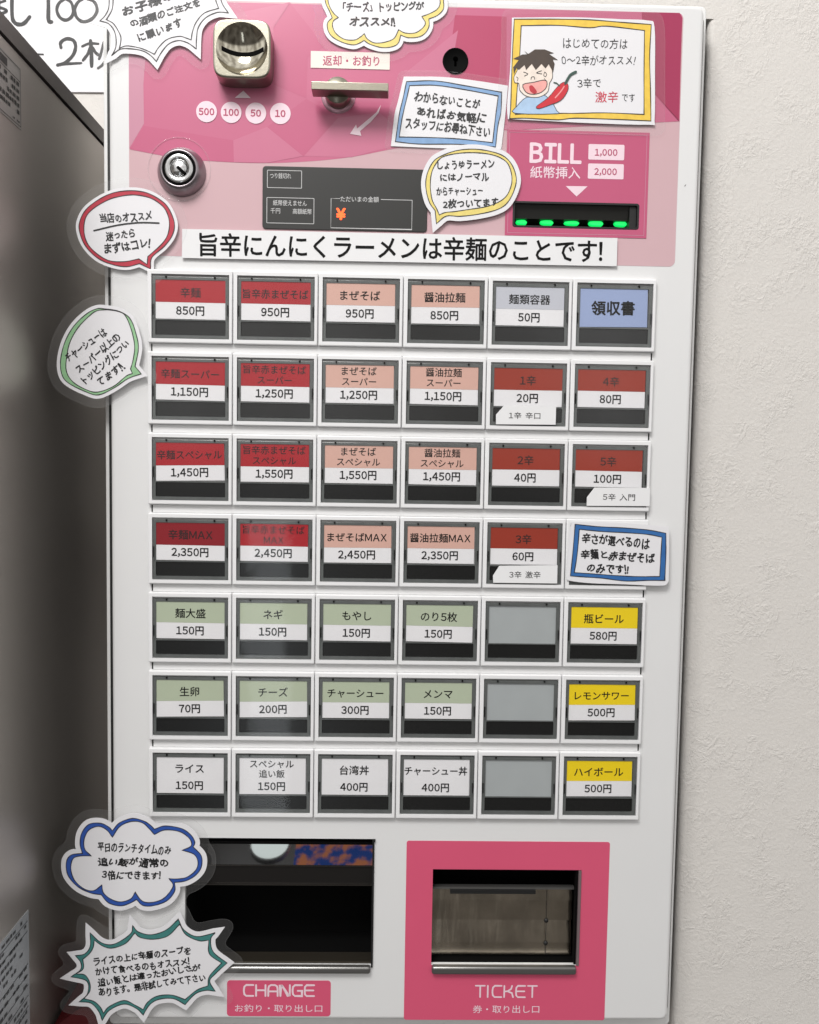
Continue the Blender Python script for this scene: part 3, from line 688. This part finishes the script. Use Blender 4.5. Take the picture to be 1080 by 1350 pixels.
cb = rectP([(299.4,1292.2),(436.1,1292.7),(436.1,1340),(299.4,1339.3)], F)
m = MB(); plate(m, rr(*cb, .0022, 5), PY, F)
chp = part('change_label', m, TPK, M_)
m = MB(); a = P(285+165/4.5, 1270+193/4.5, LY); b_ = P(285+582/4.5, 1270+130/4.5, LY)
stroke_word(m, 'CHANGE', a[0], b_[0], a[1], b_[1], .00125, LY)
text_px(m, 285,1270,4.5, 'お釣り・取り出し口', (112,266),(630,268), 47, LY, bold=0.004); part('lettering', m, PALE, chp)

# ================================================================== HAND LETTERED STICKERS
def sticker(label, crop, outer, inner, fillc, texts, y, pad=0.0026, lam=0.0058, paper=None, texture=None, lw=1.1, group='hand lettered bubbles taped on the machine', ink=INK, jit=0.105, bold=0.034):
    x0, y0, s = crop
    def cv(pts): return [(*P(x0+p[0]/s, y0+p[1]/s, y), *(p[2:])) for p in pts]
    ou = catmull(cv(outer), True, 5); inn = catmull(cv(inner), True, 5) if inner else None
    pp = catmull(cv(paper), True, 4) if paper else clean_offset(ou, pad, 2.4)
    cx = sum(p[0] for p in pp)/len(pp); cz = sum(p[1] for p in pp)/len(pp)
    root = empty('hand_lettered_sticker', (cx, y, cz), label, 'sticker', group)
    m = MB(); plate(m, pp, y, y+.0003, back=True); part('paper', m, PAPER, root)
    if lam:
        la = envelope(pp, lam)
        m = MB(); flat(m, [la], y+.00015); part('laminate_edge', m, LAM, root)
        m = MB(); ribbon(m, la, .00022, y+.0001, closed=True); part('laminate_rim', m, FILM, root)
    if inn:
        m = MB(); flat(m, [ou, inn], y-.00006); part('marker_band', m, fillc, root)
    m = MB(); ribbon(m, ou, lw*.0005, y-.00012, closed=True, wob=.15)
    if inn: ribbon(m, inn, lw*.0005, y-.00012, closed=True, wob=.15)
    part('pen_outline', m, THIN, root)
    m = MB()
    for t_ in texts:
        text_px(m, x0, y0, s, t_[0], t_[1], t_[2], t_[3], y-.00015, jit=jit, bold=bold)
    part('handwriting', m, ink, root)
    return root
mk = lambda n, c: mat(n, c, 0.5, coat=0.4, coat_r=0.12, var=0.22, vscale=220)
MY = mk('yellow_marker', (232,212,120)); MO = mk('amber_marker', (240,198,72)); MB_ = mk('light_blue_marker', (128,165,208)); MR = mk('red_marker', (184,40,62))
MG = mk('green_marker', (146,194,146)); MN = mk('navy_marker', (42,82,166)); MT = mk('teal_marker', (62,128,124)); MK = mk('steel_blue_marker', (46,104,168)); MW = mk('paper_band', (226,225,228))

sticker('black double lined burst sticker with jagged arcs, left of the coin slot at the top', (120,0,6.353),
  [(150,-60),(150,60),(120,130),(75,175,1),(150,200),(200,270),(212,360),(200,420),(172,468,1),(240,415),(320,408),(430,425),(500,465),(548,515,1),(590,440),(650,370),(730,340),(800,355),(850,385),(882,412,1),(885,320),(900,230),(960,150),(1060,104),(1150,108,1),(1100,30),(1080,-60),(1110,-160,1),(960,-170),(900,-260,1),(760,-200),(600,-280,1),(480,-200),(300,-260,1),(260,-160),(130,-180,1)],
  [(185,-60),(180,70),(130,165,1),(190,200),(240,280),(252,330),(240,405,1),(300,385),(400,400),(470,425),(532,455,1),(570,395),(640,330),(740,305),(800,320),(840,335,1),(850,270),(880,190),(950,110),(1070,70,1),(1045,0),(1040,-60),(1060,-130,1),(950,-140),(890,-220,1),(760,-165),(605,-240,1),(480,-160),(320,-220,1),(290,-130),(180,-145,1)],
  MW, [('お子様の', (265,105),(690,-45),74), ('の酒類のご注文を', (335,205),(910,20),72), ('に願います', (395,318),(758,182),72)], .0012, pad=.0030, lw=1.3)
sticker('yellow edged cloud sticker reading cheese topping, at the top edge of the panel', (410,0,5.4),
  [(100,-60),(105,20),(130,75),(152,128,1),(120,160),(120,210),(150,260),(220,300),(300,320),(350,305),(378,288,1),(420,315),(500,338),(570,335),(620,310),(640,250,1),(690,268),(760,265),(810,240),(840,190),(840,135,1),(900,110),(940,70),(945,20),(930,-60),(860,-90,1),(800,-170),(690,-180),(600,-140,1),(520,-200),(380,-190),(320,-130,1),(220,-170),(130,-130)],
  [(122,-60),(125,20),(155,85),(195,125,1),(160,150),(155,190),(180,240),(240,280),(310,285),(350,265),(380,240,1),(400,275),(450,305),(520,302),(590,275),(625,212,1),(670,235),(740,235),(790,205),(815,165),(790,118,1),(850,95),(900,65),(920,20),(905,-50),(850,-65,1),(790,-145),(690,-155),(605,-110,1),(520,-170),(390,-160),(320,-100,1),(230,-140),(150,-110)],
  MY, [('「チーズ」トッピングが', (228,48),(805,45),66), ('オススメ!!', (275,152),(600,158),62)], .0016, pad=.0026, lw=1.0)
sticker('pale blue framed card reading ask the staff, right of the return lever', (500,90,5.684),
  [(205,100,1),(420,95),(640,130),(918,180,1),(912,330),(890,430),(872,590,1),(600,570),(300,568),(122,550,1),(150,350),(180,220)],
  [(228,130,1),(420,128),(640,160),(892,208,1),(870,380),(850,558,1),(600,530),(400,520),(150,515,1),(175,360),(210,210)],
  MB_, [('わからないことが', (265,208),(755,268),76), ('あればお気軽に', (285,325),(800,380),76), ('スタッフにお尋ね下さい', (200,405),(830,480),80)], .0020,
  paper=[(185,62,1),(480,65),(740,95),(965,130,1),(945,350),(915,605,1),(500,600),(88,583,1),(115,350),(140,250)], lam=.0036)
sticker('yellow outlined speech bubble with its tail at lower left, overlapping the display window', (540,180,6.75),
  [(555,112),(700,128),(830,170),(910,250),(950,370),(930,480),(870,590),(780,650),(620,690),(450,710),(328,708),(240,775,1),(228,660,1),(175,580),(145,450),(155,340),(200,240),(260,185),(400,130)],
  [(560,143),(700,155),(810,190),(880,250),(912,370),(890,480),(830,560),(700,620),(520,650),(400,668),(318,676),(265,698,1),(240,640),(200,560),(185,430),(200,310),(255,215),(310,175),(430,150)],
  MY, [('しょうゆラーメン', (248,255),(755,245),78), ('にはノーマル', (275,365),(705,360),66), ('からチャーシュー', (240,488),(650,482),72), ('2枚ついてます', (300,600),(790,582),78)], .0008, pad=.0030, lam=0)
boy = sticker('amber framed card with a drawn crying boy holding a red chilli, at upper right', (650,10,4.696),
  [(132,72,1),(400,72),(600,76),(800,92),(980,105,1),(970,300),(975,500),(978,702,1),(700,690),(500,685),(400,695),(200,685),(103,688,1),(110,600),(120,300)],
  [(175,112,1),(400,110),(600,125),(700,115),(938,142,1),(935,400),(935,662,1),(700,652),(500,655),(395,655),(140,660,1),(150,500),(160,400)],
  MO, [('はじめての方は', (435,220),(832,226),60), ('0〜2辛がオススメ!', (425,325),(885,328),60), ('3辛で', (522,468),(668,466),58), ('です', (800,560),(878,558),46)], .0014,
  paper=[(118,62,1),(500,60),(800,72),(960,80),(1000,120),(1003,400),(1000,700),(970,725),(600,715),(300,700),(92,690,1),(88,600),(105,400),(115,200)], lam=.0064, jit=.06, bold=0.0)
yb = .0014
def draw(nm, pts, mt, dy, curve=True, line=None):
    q = CR(650,10,4.696, pts, yb); q = catmull(q, True, 3) if curve else q
    m = MB(); flat(m, [q], yb-dy); part(nm, m, mt, boy)
    if line:
        m = MB(); ribbon(m, q, line, yb-dy-.00002, closed=True); part('pen_line', m, THIN, boy)
draw('drawn_shirt', [(135,655),(150,610),(200,560),(250,555),(310,540),(360,580),(395,640),(396,658)], mk('pale_blue_marker', (168,196,226)), .00016, line=.0004)
draw('drawn_face', [(150,390),(130,430),(135,465),(160,470),(165,510),(200,545),(250,558),(300,550),(340,520),(350,470),(366,440),(368,405),(345,340),(200,330),(155,355)], mk('skin_marker', (238,222,210)), .00020, line=.0004)
draw('drawn_hair', [(130,415),(125,370),(160,325),(125,318),(180,292),(212,290),(193,268),(218,288),(260,260),(320,260),(377,283),(345,287),(402,325),(370,322),(382,350),(372,402),(345,352),(325,378),(300,350),(265,388),(240,350),(205,388),(195,357),(160,388),(145,375)], mk('dark_brown_marker', (62,46,34)), .00026, curve=False)
draw('drawn_mouth', [(185,478),(250,464),(325,450),(332,490),(300,525),(250,538),(205,525)], mk('pink_marker', (238,165,158)), .00026, line=.0005)
draw('drawn_tongue', [(225,488),(245,485),(272,522),(255,535),(230,518)], mk('dark_red_marker', (186,34,48)), .00030)
draw('drawn_chilli', [(270,612),(340,560),(400,490),(440,462),(465,480),(460,520),(420,575),(350,605),(285,627)], mk('chilli_red_marker', (204,22,40)), .00034, line=.0003)
m = MB()
for st, w_ in (([(190,400),(215,412),(195,425)],.9), ([(300,392),(270,405),(302,412)],.9), ([(235,445),(240,431),(255,431),(258,445)],.8), ([(320,400),(314,420),(325,428),(332,414),(320,400)],.7), ([(145,430),(155,440),(150,455)],.7), ([(318,440),(326,455)],.6)):
    ribbon_px(m, 650,10,4.696, st, w_, yb-.0003, plane=yb)
part('drawn_features', m, THIN, boy)
m = MB(); ribbon_px(m, 650,10,4.696, [(448,472),(462,445),(480,418),(512,400)], 3.4, yb-.0004, plane=yb); ribbon_px(m, 650,10,4.696, [(376,465),(395,470),(412,487)], 1.4, yb-.0004, plane=yb)
part('drawn_stem', m, mk('dark_green_marker', (36,72,62)), boy)
m = MB(); ribbon_px(m, 650,10,4.696, [(385,560),(420,520),(440,490)], 1.6, yb-.0004, plane=yb); part('chilli_glint', m, mk('pale_chilli_marker', (236,150,150)), boy)
m = MB(); text_px(m, 650,10,4.696, '激辛', (635,552),(775,554), 66, yb-.00015, jit=.05, bold=0.004); part('red_handwriting', m, mk('red_pen', (206,50,76)), boy)
rd = sticker('red outlined speech bubble reading our recommendation, left of the white banner', (80,230,6),
  [(560,128),(680,145),(780,195),(850,260),(900,380),(885,480),(820,570),(722,658),(712,748,1),(625,706,1),(520,730),(400,710),(290,660),(200,570),(155,470),(150,380),(200,280),(300,200),(420,145)],
  [(580,162),(690,180),(770,220),(830,280),(860,370),(850,470),(800,550),(690,650,1),(685,712,1),(620,668,1),(500,690),(380,680),(280,620),(210,540),(185,440),(200,340),(260,270),(380,200),(480,172)],
  MR, [('当店のオススメ', (310,352),(718,325),80), ('迷ったら', (355,492),(585,465),72), ('まずはコレ!', (345,592),(714,545),78)], .0006, pad=.0021)
m = MB(); ribbon_px(m, 80,230,6, [(265,445),(450,402),(620,382),(778,385)], 2.0, +.00044, plane=.0006); part('underline', m, INK, rd)
sticker('green outlined speech bubble with slanted writing, hanging off the left edge beside the second row', (55,385,6.75),
  [(570,150),(700,175),(790,240),(840,370),(862,500),(832,662,1),(887,728,1),(770,770),(650,850),(510,915),(400,890),(240,810),(180,730),(170,600),(210,440),(290,300),(400,195),(490,150)],
  [(590,158),(680,172),(745,210),(800,340),(828,480),(815,600),(792,685,1),(808,725,1),(750,750),(640,840),(500,890),(400,870),(280,800),(220,700),(225,570),(255,440),(330,310),(440,200),(500,165)],
  MG, [('チャーシューは', (225,600),(565,345),78), ('スーパー以上の', (320,700),(685,385),76), ('トッピングについ', (372,798),(765,450),76), ('てます!!', (510,808),(725,650),76)], -.0006, pad=.0024)
sticker('navy blue edged cloud sticker, left of the change opening', (60,1060,4.696),
  [(415,165,1),(460,115),(540,88),(610,105),(650,130),(675,155,1),(740,135),(840,150),(900,190),(925,235),(915,265,1),(965,320),(965,390),(930,440),(870,475),(800,485,1),(800,540),(750,600),(660,630),(600,625),(565,590,1),(520,615),(460,630),(390,610),(345,560,1),(280,550),(200,510),(140,440),(130,360),(160,315),(230,305,1),(215,250),(225,180),(270,125),(340,118),(390,140)],
  [(415,205,1),(460,140),(530,108),(600,115),(645,155),(675,188,1),(740,160),(830,170),(885,205),(905,240),(895,265),(845,285,1),(920,310),(945,360),(930,410),(880,450),(830,462),(765,462,1),(790,495),(780,530),(730,585),(660,608),(600,600),(555,545,1),(530,585),(470,605),(410,590),(360,550),(350,500,1),(300,535),(240,525),(180,470),(158,400),(170,340),(210,322),(285,320,1),(245,280),(240,220),(270,160),(330,138),(380,160)],
  MN, [('平日のランチタイムのみ', (325,265),(777,288),64), ('追い飯が通常の', (325,358),(760,366),66), ('3倍にできます!', (350,440),(712,446),62)], -.0006, pad=.0034)
sticker('teal edged spiky burst sticker with four lines of writing, at lower left corner', (60,1190,4.154),
  [(245,165,1),(300,215),(360,230),(420,205),(470,165),(478,125,1),(510,160),(580,175),(660,150),(728,90,1),(760,150),(830,185),(930,165,1),(905,200),(920,270),(995,330,1),(930,390),(900,430),(930,485,1),(880,480),(820,500),(765,558,1),(700,525),(620,530),(570,560),(535,615,1),(500,580),(430,555),(350,590),(310,645,1),(295,600),(250,550),(185,543,1),(230,500),(228,430),(140,405,1),(190,370),(195,330),(165,290,1),(215,280),(245,240)],
  [(268,205,1),(320,240),(370,248),(440,222),(490,165,1),(520,190),(590,200),(670,182),(735,118,1),(770,175),(840,208),(895,205,1),(898,280),(965,330,1),(900,400),(890,455,1),(830,478),(765,530,1),(690,505),(610,512),(560,545),(535,585,1),(490,560),(430,535),(350,568),(318,605,1),(300,570),(265,540),(212,525,1),(245,480),(240,430),(215,395),(168,390,1),(208,360),(205,310,1),(240,280),(262,245)],
  MT, [('ライスの上に辛麺のスープを', (265,325),(795,258),52), ('かけて食べるのもオススメ!', (275,380),(788,322),50), ('追い飯とは違ったおいしさが', (285,440),(850,352),50), ('あります。是非試してみて下さい', (292,494),(875,410),54)], -.0013, pad=.0032)
sticker('steel blue framed card with rounded corners, covering the sixth button of the fourth row', (735,680,6.75),
  [(158,75,1),(350,95),(600,108),(800,125),(965,155,1),(965,350),(955,575,1),(800,575),(600,580),(400,555),(250,545),(115,535,1),(135,350)],
  [(195,120,1),(400,140),(600,150),(800,165),(930,190,1),(920,350),(910,540,1),(700,540),(500,530),(300,515),(150,505,1),(175,350)],
  MK, [('辛さが選べるのは', (220,200),(820,255),98), ('辛麺と赤まぜそば', (210,335),(865,378),90), ('のみです!!', (265,465),(632,480),82)], -.0010, lam=0,
  paper=[(125,55,1),(500,60),(800,80),(960,95),(992,125),(992,500),(980,600),(900,622),(600,610),(300,600),(110,578),(80,550),(82,480),(95,350),(112,150)])

# ---- banner and little tags
def paper_tag(name, label, cat, pts, y, th, texts, group=None, bold=.012):
    q = [P(*p, y) for p in pts]; cx = sum(p[0] for p in q)/len(q); cz = sum(p[1] for p in q)/len(q)
    root = empty(name, (cx, y, cz), label, cat, group)
    m = MB(); plate(m, q, y, y+th, bev=.00005, segs=1, back=True); part('paper', m, PLAINPAPER, root)
    m = MB()
    for tx, a, b_, h in texts: text_fit(m, tx, P(*a, y), P(*b_, y), h*.0005, y-.0001, bold=bold)
    part('lettering', m, INK2, root)
paper_tag('paper_banner', 'long white paper strip with one bold line of writing above the buttons', 'banner',
  [(240.3,301.7),(814.2,313.8),(813.3,351),(239.8,340)], .0012, .0004, [('旨辛にんにくラーメンは辛麺のことです!', (263.5,322.3), (794,331.3), 29)], bold=.018)
tags = 'white cut corner tags under the spice buttons'
paper_tag('paper_tag', 'white cut corner tag on the 20 yen spice button, topmost of the three tags', 'tag', [(630+a/4.5,470+b_/4.5) for a, b_ in ((108,345),(155,292),(465,297),(462,405),(108,402))], -.0008, .0004, [('1辛 辛口', (671,547.6), (712.5,548.2), 8.6)], tags, .002)
paper_tag('paper_tag', 'white cut corner tag on the 100 yen button, jutting past its right edge', 'tag', [(630+a/4.5,470+b_/4.5) for a, b_ in ((648,835),(693,778),(1022,780),(1020,888),(646,886))], -.0008, .0004, [('5辛 入門', (795,655), (837.3,655.8), 9)], tags, .002)
paper_tag('paper_tag', 'white cut corner tag on the 60 yen spice button, lowest of the three tags', 'tag', [(500+a/2.16,560+b_/2.16) for a, b_ in ((324,430),(342,402),(508,400),(507,452),(325,450))], -.0008, .0004, [('3辛 激辛', (671.5,757.5), (712.7,757.8), 9.2)], tags, .002)

# ================================================================== NOTICE ON THE WALL
yn = WALLY-.0015
q = [P(-90,-120,yn), P(190,-120,yn), P(190,122,yn), P(-90,120,yn)]
root = empty('wall_notice', (q[0][0]+.05, yn, q[2][1]+.03), 'white paper notice with large black brush numerals on the wall behind the machine', 'notice')
m = MB(); plate(m, q, yn, yn+.0008, bev=.0003, back=True); part('paper', m, PAPER, root)
m = MB(); wy = yn-.0002
for st, w_ in (([(115,-120),(115,140),(140,213),(190,232),(235,215),(283,158)],5.2), ([(-60,60),(30,80),(62,105),(15,128),(-40,140)],4), ([(-30,35),(50,5)],4), ([(-10,-60),(-10,90)],4.5),
               ([(458,-120),(460,60),(462,195),(492,206)],5.2), ([(610,-10),(560,30),(540,95),(570,165),(630,190),(685,150),(695,80),(670,15),(620,-12)],4.3),
               ([(800,-20),(740,20),(710,90),(730,165),(790,205),(870,180),(920,110),(910,40),(870,0),(800,-20)],4.3),
               ([(580,452),(576,405),(630,368),(695,382),(718,440),(695,520),(625,590),(545,618)],4.6), ([(545,618),(650,605),(772,598)],3.4),
               ([(780,440),(850,412),(935,415)],3.4), ([(860,385),(868,500),(870,628)],5.2), ([(855,450),(835,510),(788,572)],4), ([(880,450),(905,495),(940,525)],4.2),
               ([(985,400),(955,520),(940,560)],3.6), ([(930,648),(985,600),(1040,480)],3.6), ([(345,514),(410,516)],2.6)):
    ribbon_px(m, 0,0,7.2, st, w_*1.18, wy, taper=.15, wob=.06)
part('brush_lettering', m, INK, root)

# ================================================================== STEEL FRIDGE CABINET ON THE LEFT
XC = -0.0712
yb0, yb1 = -0.092, WALLY-.003
zo = sum(Q(a, b_, XC)[1] for a, b_ in ((10,29.2),(60,85),(110,141)))/3; zi = sum(Q(a, b_, XC)[1] for a, b_ in ((10,52.9),(50,97.6),(90,142.2)))/3
SIDE = mat('dull_steel_side', (186,180,174), 0.37, 0.80, var=0.06, vscale=8, bump=0.00003, bscale=900, aniso=(1,1,0.05))
fr_ = empty('steel_cabinet', (XC-.3, (yb0+yb1)/2, -1.0), 'tall dark steel fridge cabinet side close on the left of the machine', 'cabinet')
m = MB(); box(m, XC-.6, XC, yb0, yb1, -1.0, zi-.001); part('side_panel', m, SIDE, fr_)
m = MB(); box(m, XC-.6, XC-.002, yb0+.002, yb1, zi-.0012, zi+.0008); part('shadow_gap', m, VOID, fr_)
m = MB(); box(m, XC-.6, XC+.0012, yb0-.001, yb1, zi+.0006, zo); part('top_rim', m, mat('dark_steel_rim', (104,98,96), 0.42, 0.6, var=0.12, vscale=200), fr_)
def on_side(pts, dx): return [(XC+dx, *Q(a, b_, XC)) for a, b_ in pts]
def side_quad(mb, y0, y1, z0, z1, dx): mb.add([(XC+dx,y0,z0),(XC+dx,y1,z0),(XC+dx,y1,z1),(XC+dx,y0,z1)], [(0,1,2,3)])
def rows(mb, y0, y1, z0, z1, n, dx, dens=.8, hf=.6):
    """rows of small illegible characters"""
    h = (z1-z0)/n
    for k in range(n):
        zt = z1-k*h; y = y1
        while y > y0:
            w = h*random.uniform(.45,.9)
            if random.random() < dens: side_quad(mb, max(y0, y-w), y, zt-h*hf, zt-h*.1*random.random(), dx)
            y -= w*1.35
a = Q(26.7, 90, XC); b_ = Q(26.7, 171, XC)
y1_ = a[0]; zt_, zb_ = a[1], b_[1]; y0_ = y1_-.085
root = empty('caution_plate', (XC, (y0_+y1_)/2, zb_), 'small silver caution plate on the cabinet side near its top rim', 'label plate')
m = MB(); box(m, XC, XC+.0004, y0_, y1_, zb_, zt_); part('plate', m, mat('silver_label', (168,166,162), 0.35, 0.5), root)
m = MB(); side_quad(m, y0_+.001, y1_-.0012, zb_+.0012, zb_+.0016, .0006); side_quad(m, y0_+.001, y1_-.0012, zt_-.0016, zt_-.0012, .0006); side_quad(m, y1_-.0016, y1_-.0012, zb_+.0012, zt_-.0012, .0006)
side_quad(m, y0_+.001, y1_-.0012, zt_-.0090, zt_-.0086, .0006); side_quad(m, y1_-.030, y1_-.018, zt_-.0075, zt_-.003, .0006); side_quad(m, y1_-.048, y1_-.034, zt_-.0075, zt_-.003, .0006)
rows(m, y0_+.004, y1_-.003, zb_+.006, zt_-.010, 5, .0006, .85); rows(m, y1_-.012, y1_-.003, zb_+.002, zb_+.004, 1, .0006, .9)
part('illegible_print', m, mat('grey_print', (52,52,50), 0.6), root)
a = Q(37, 1199, XC); y1_ = a[0]; zt_ = a[1]; zb_ = Q(39, 1400, XC)[1]; y0_ = y1_-.12
root = empty('rating_plate', (XC, (y0_+y1_)/2, zb_), 'grey printed rating plate low on the cabinet side', 'label plate')
m = MB(); box(m, XC, XC+.0004, y0_, y1_, zb_, zt_); part('plate', m, mat('grey_label', (176,180,184), 0.4, 0.3), root)
m = MB()
for k, z in enumerate((.006,.0125,.034,.041,.048,.055,.062)): side_quad(m, y0_+.002, y1_-.002, zt_-z-.0005, zt_-z, .0006)
rows(m, y0_+.003, y1_-.004, zt_-.032, zt_-.002, 6, .0006, .6, .45); rows(m, y0_+.003, y1_-.004, zt_-.075, zt_-.034, 7, .0006, .65, .4)
part('illegible_print', m, mat('dark_grey_print', (70,72,74), 0.6), root)

# room behind the camera: only what the change flap mirrors
g = mat('lamp_diffuser', (250,255,252), 0.5, emit=(244,255,252), es=10)
c_ = (-.212, -1.60, 1.092); root = empty('round_ceiling_lamp', c_, 'round white room lamp mirrored in the change opening flap', 'lamp')
m = MB(); lathe(m, c_[0], c_[2], [(.062,c_[1]-.02),(.062,c_[1]-.002)], 40); part('lamp_housing', m, BODY, root)
m = MB(); lathe(m, c_[0], c_[2], [(.058,c_[1]+.001),(.04,c_[1]+.006),(.00001,c_[1]+.008)], 40); part('lamp_shade', m, g, root)
g = mat('backlit_print', (20,50,160), 0.4); nt = g.node_tree; b = nt.nodes['Principled BSDF']
n = nt.nodes.new('ShaderNodeTexNoise'); n.inputs['Scale'].default_value = 26; n.inputs['Detail'].default_value = 3
cr = nt.nodes.new('ShaderNodeValToRGB'); cr.color_ramp.elements[0].position = .45; cr.color_ramp.elements[0].color = (.02,.08,.34,1); cr.color_ramp.elements[1].position = .58; cr.color_ramp.elements[1].color = (.75,.26,.08,1)
nt.links.new([q_ for q_ in nt.nodes if q_.type == 'TEX_COORD'][0].outputs['Object'], n.inputs['Vector']); nt.links.new(n.outputs['Fac'], cr.inputs[0]); nt.links.new(cr.outputs[0], b.inputs['Emission Color']); b.inputs['Emission Strength'].default_value = 5
root = empty('backlit_sign', (.0, -1.6, 1.0), 'blue and orange lit sign mirrored in the change opening flap', 'sign')
m = MB(); plate(m, rr(-.130, .135, 1.008, 1.14, .004, 3), -1.6, -1.63, bev=.002, back=True); part('sign_face', m, g, root)

# dark red crate of unknown kind in the gap between cabinet and machine
zc = P(100, 1268, .03)[1]
root = empty('red_block', (-.054, .05, zc-.1), 'dark red crate wedged low in the gap between cabinet and machine', 'block')
m = MB(); m.add([(XC+.003,.0,zc-.15),(BX0-.001,.0,zc-.15),(BX0-.001,.0,zc-.004),(XC+.003,.0,zc-.028),(XC+.003,.085,zc-.15),(BX0-.001,.085,zc-.15),(BX0-.001,.085,zc),(XC+.003,.085,zc-.024)], [(0,1,2,3),(4,7,6,5),(3,2,6,7),(0,3,7,4),(1,5,6,2)])
part('block_body', m, mat('dark_red_block', (72,8,14), 0.4), root)
m = MB(); box(m, XC+.004, BX0-.002, -.0025, .0005, zc-.05, zc-.044); part('block_rib', m, mat('dark_red_rib', (66,8,13), 0.4), root)

bpy.data.objects.remove(_to)
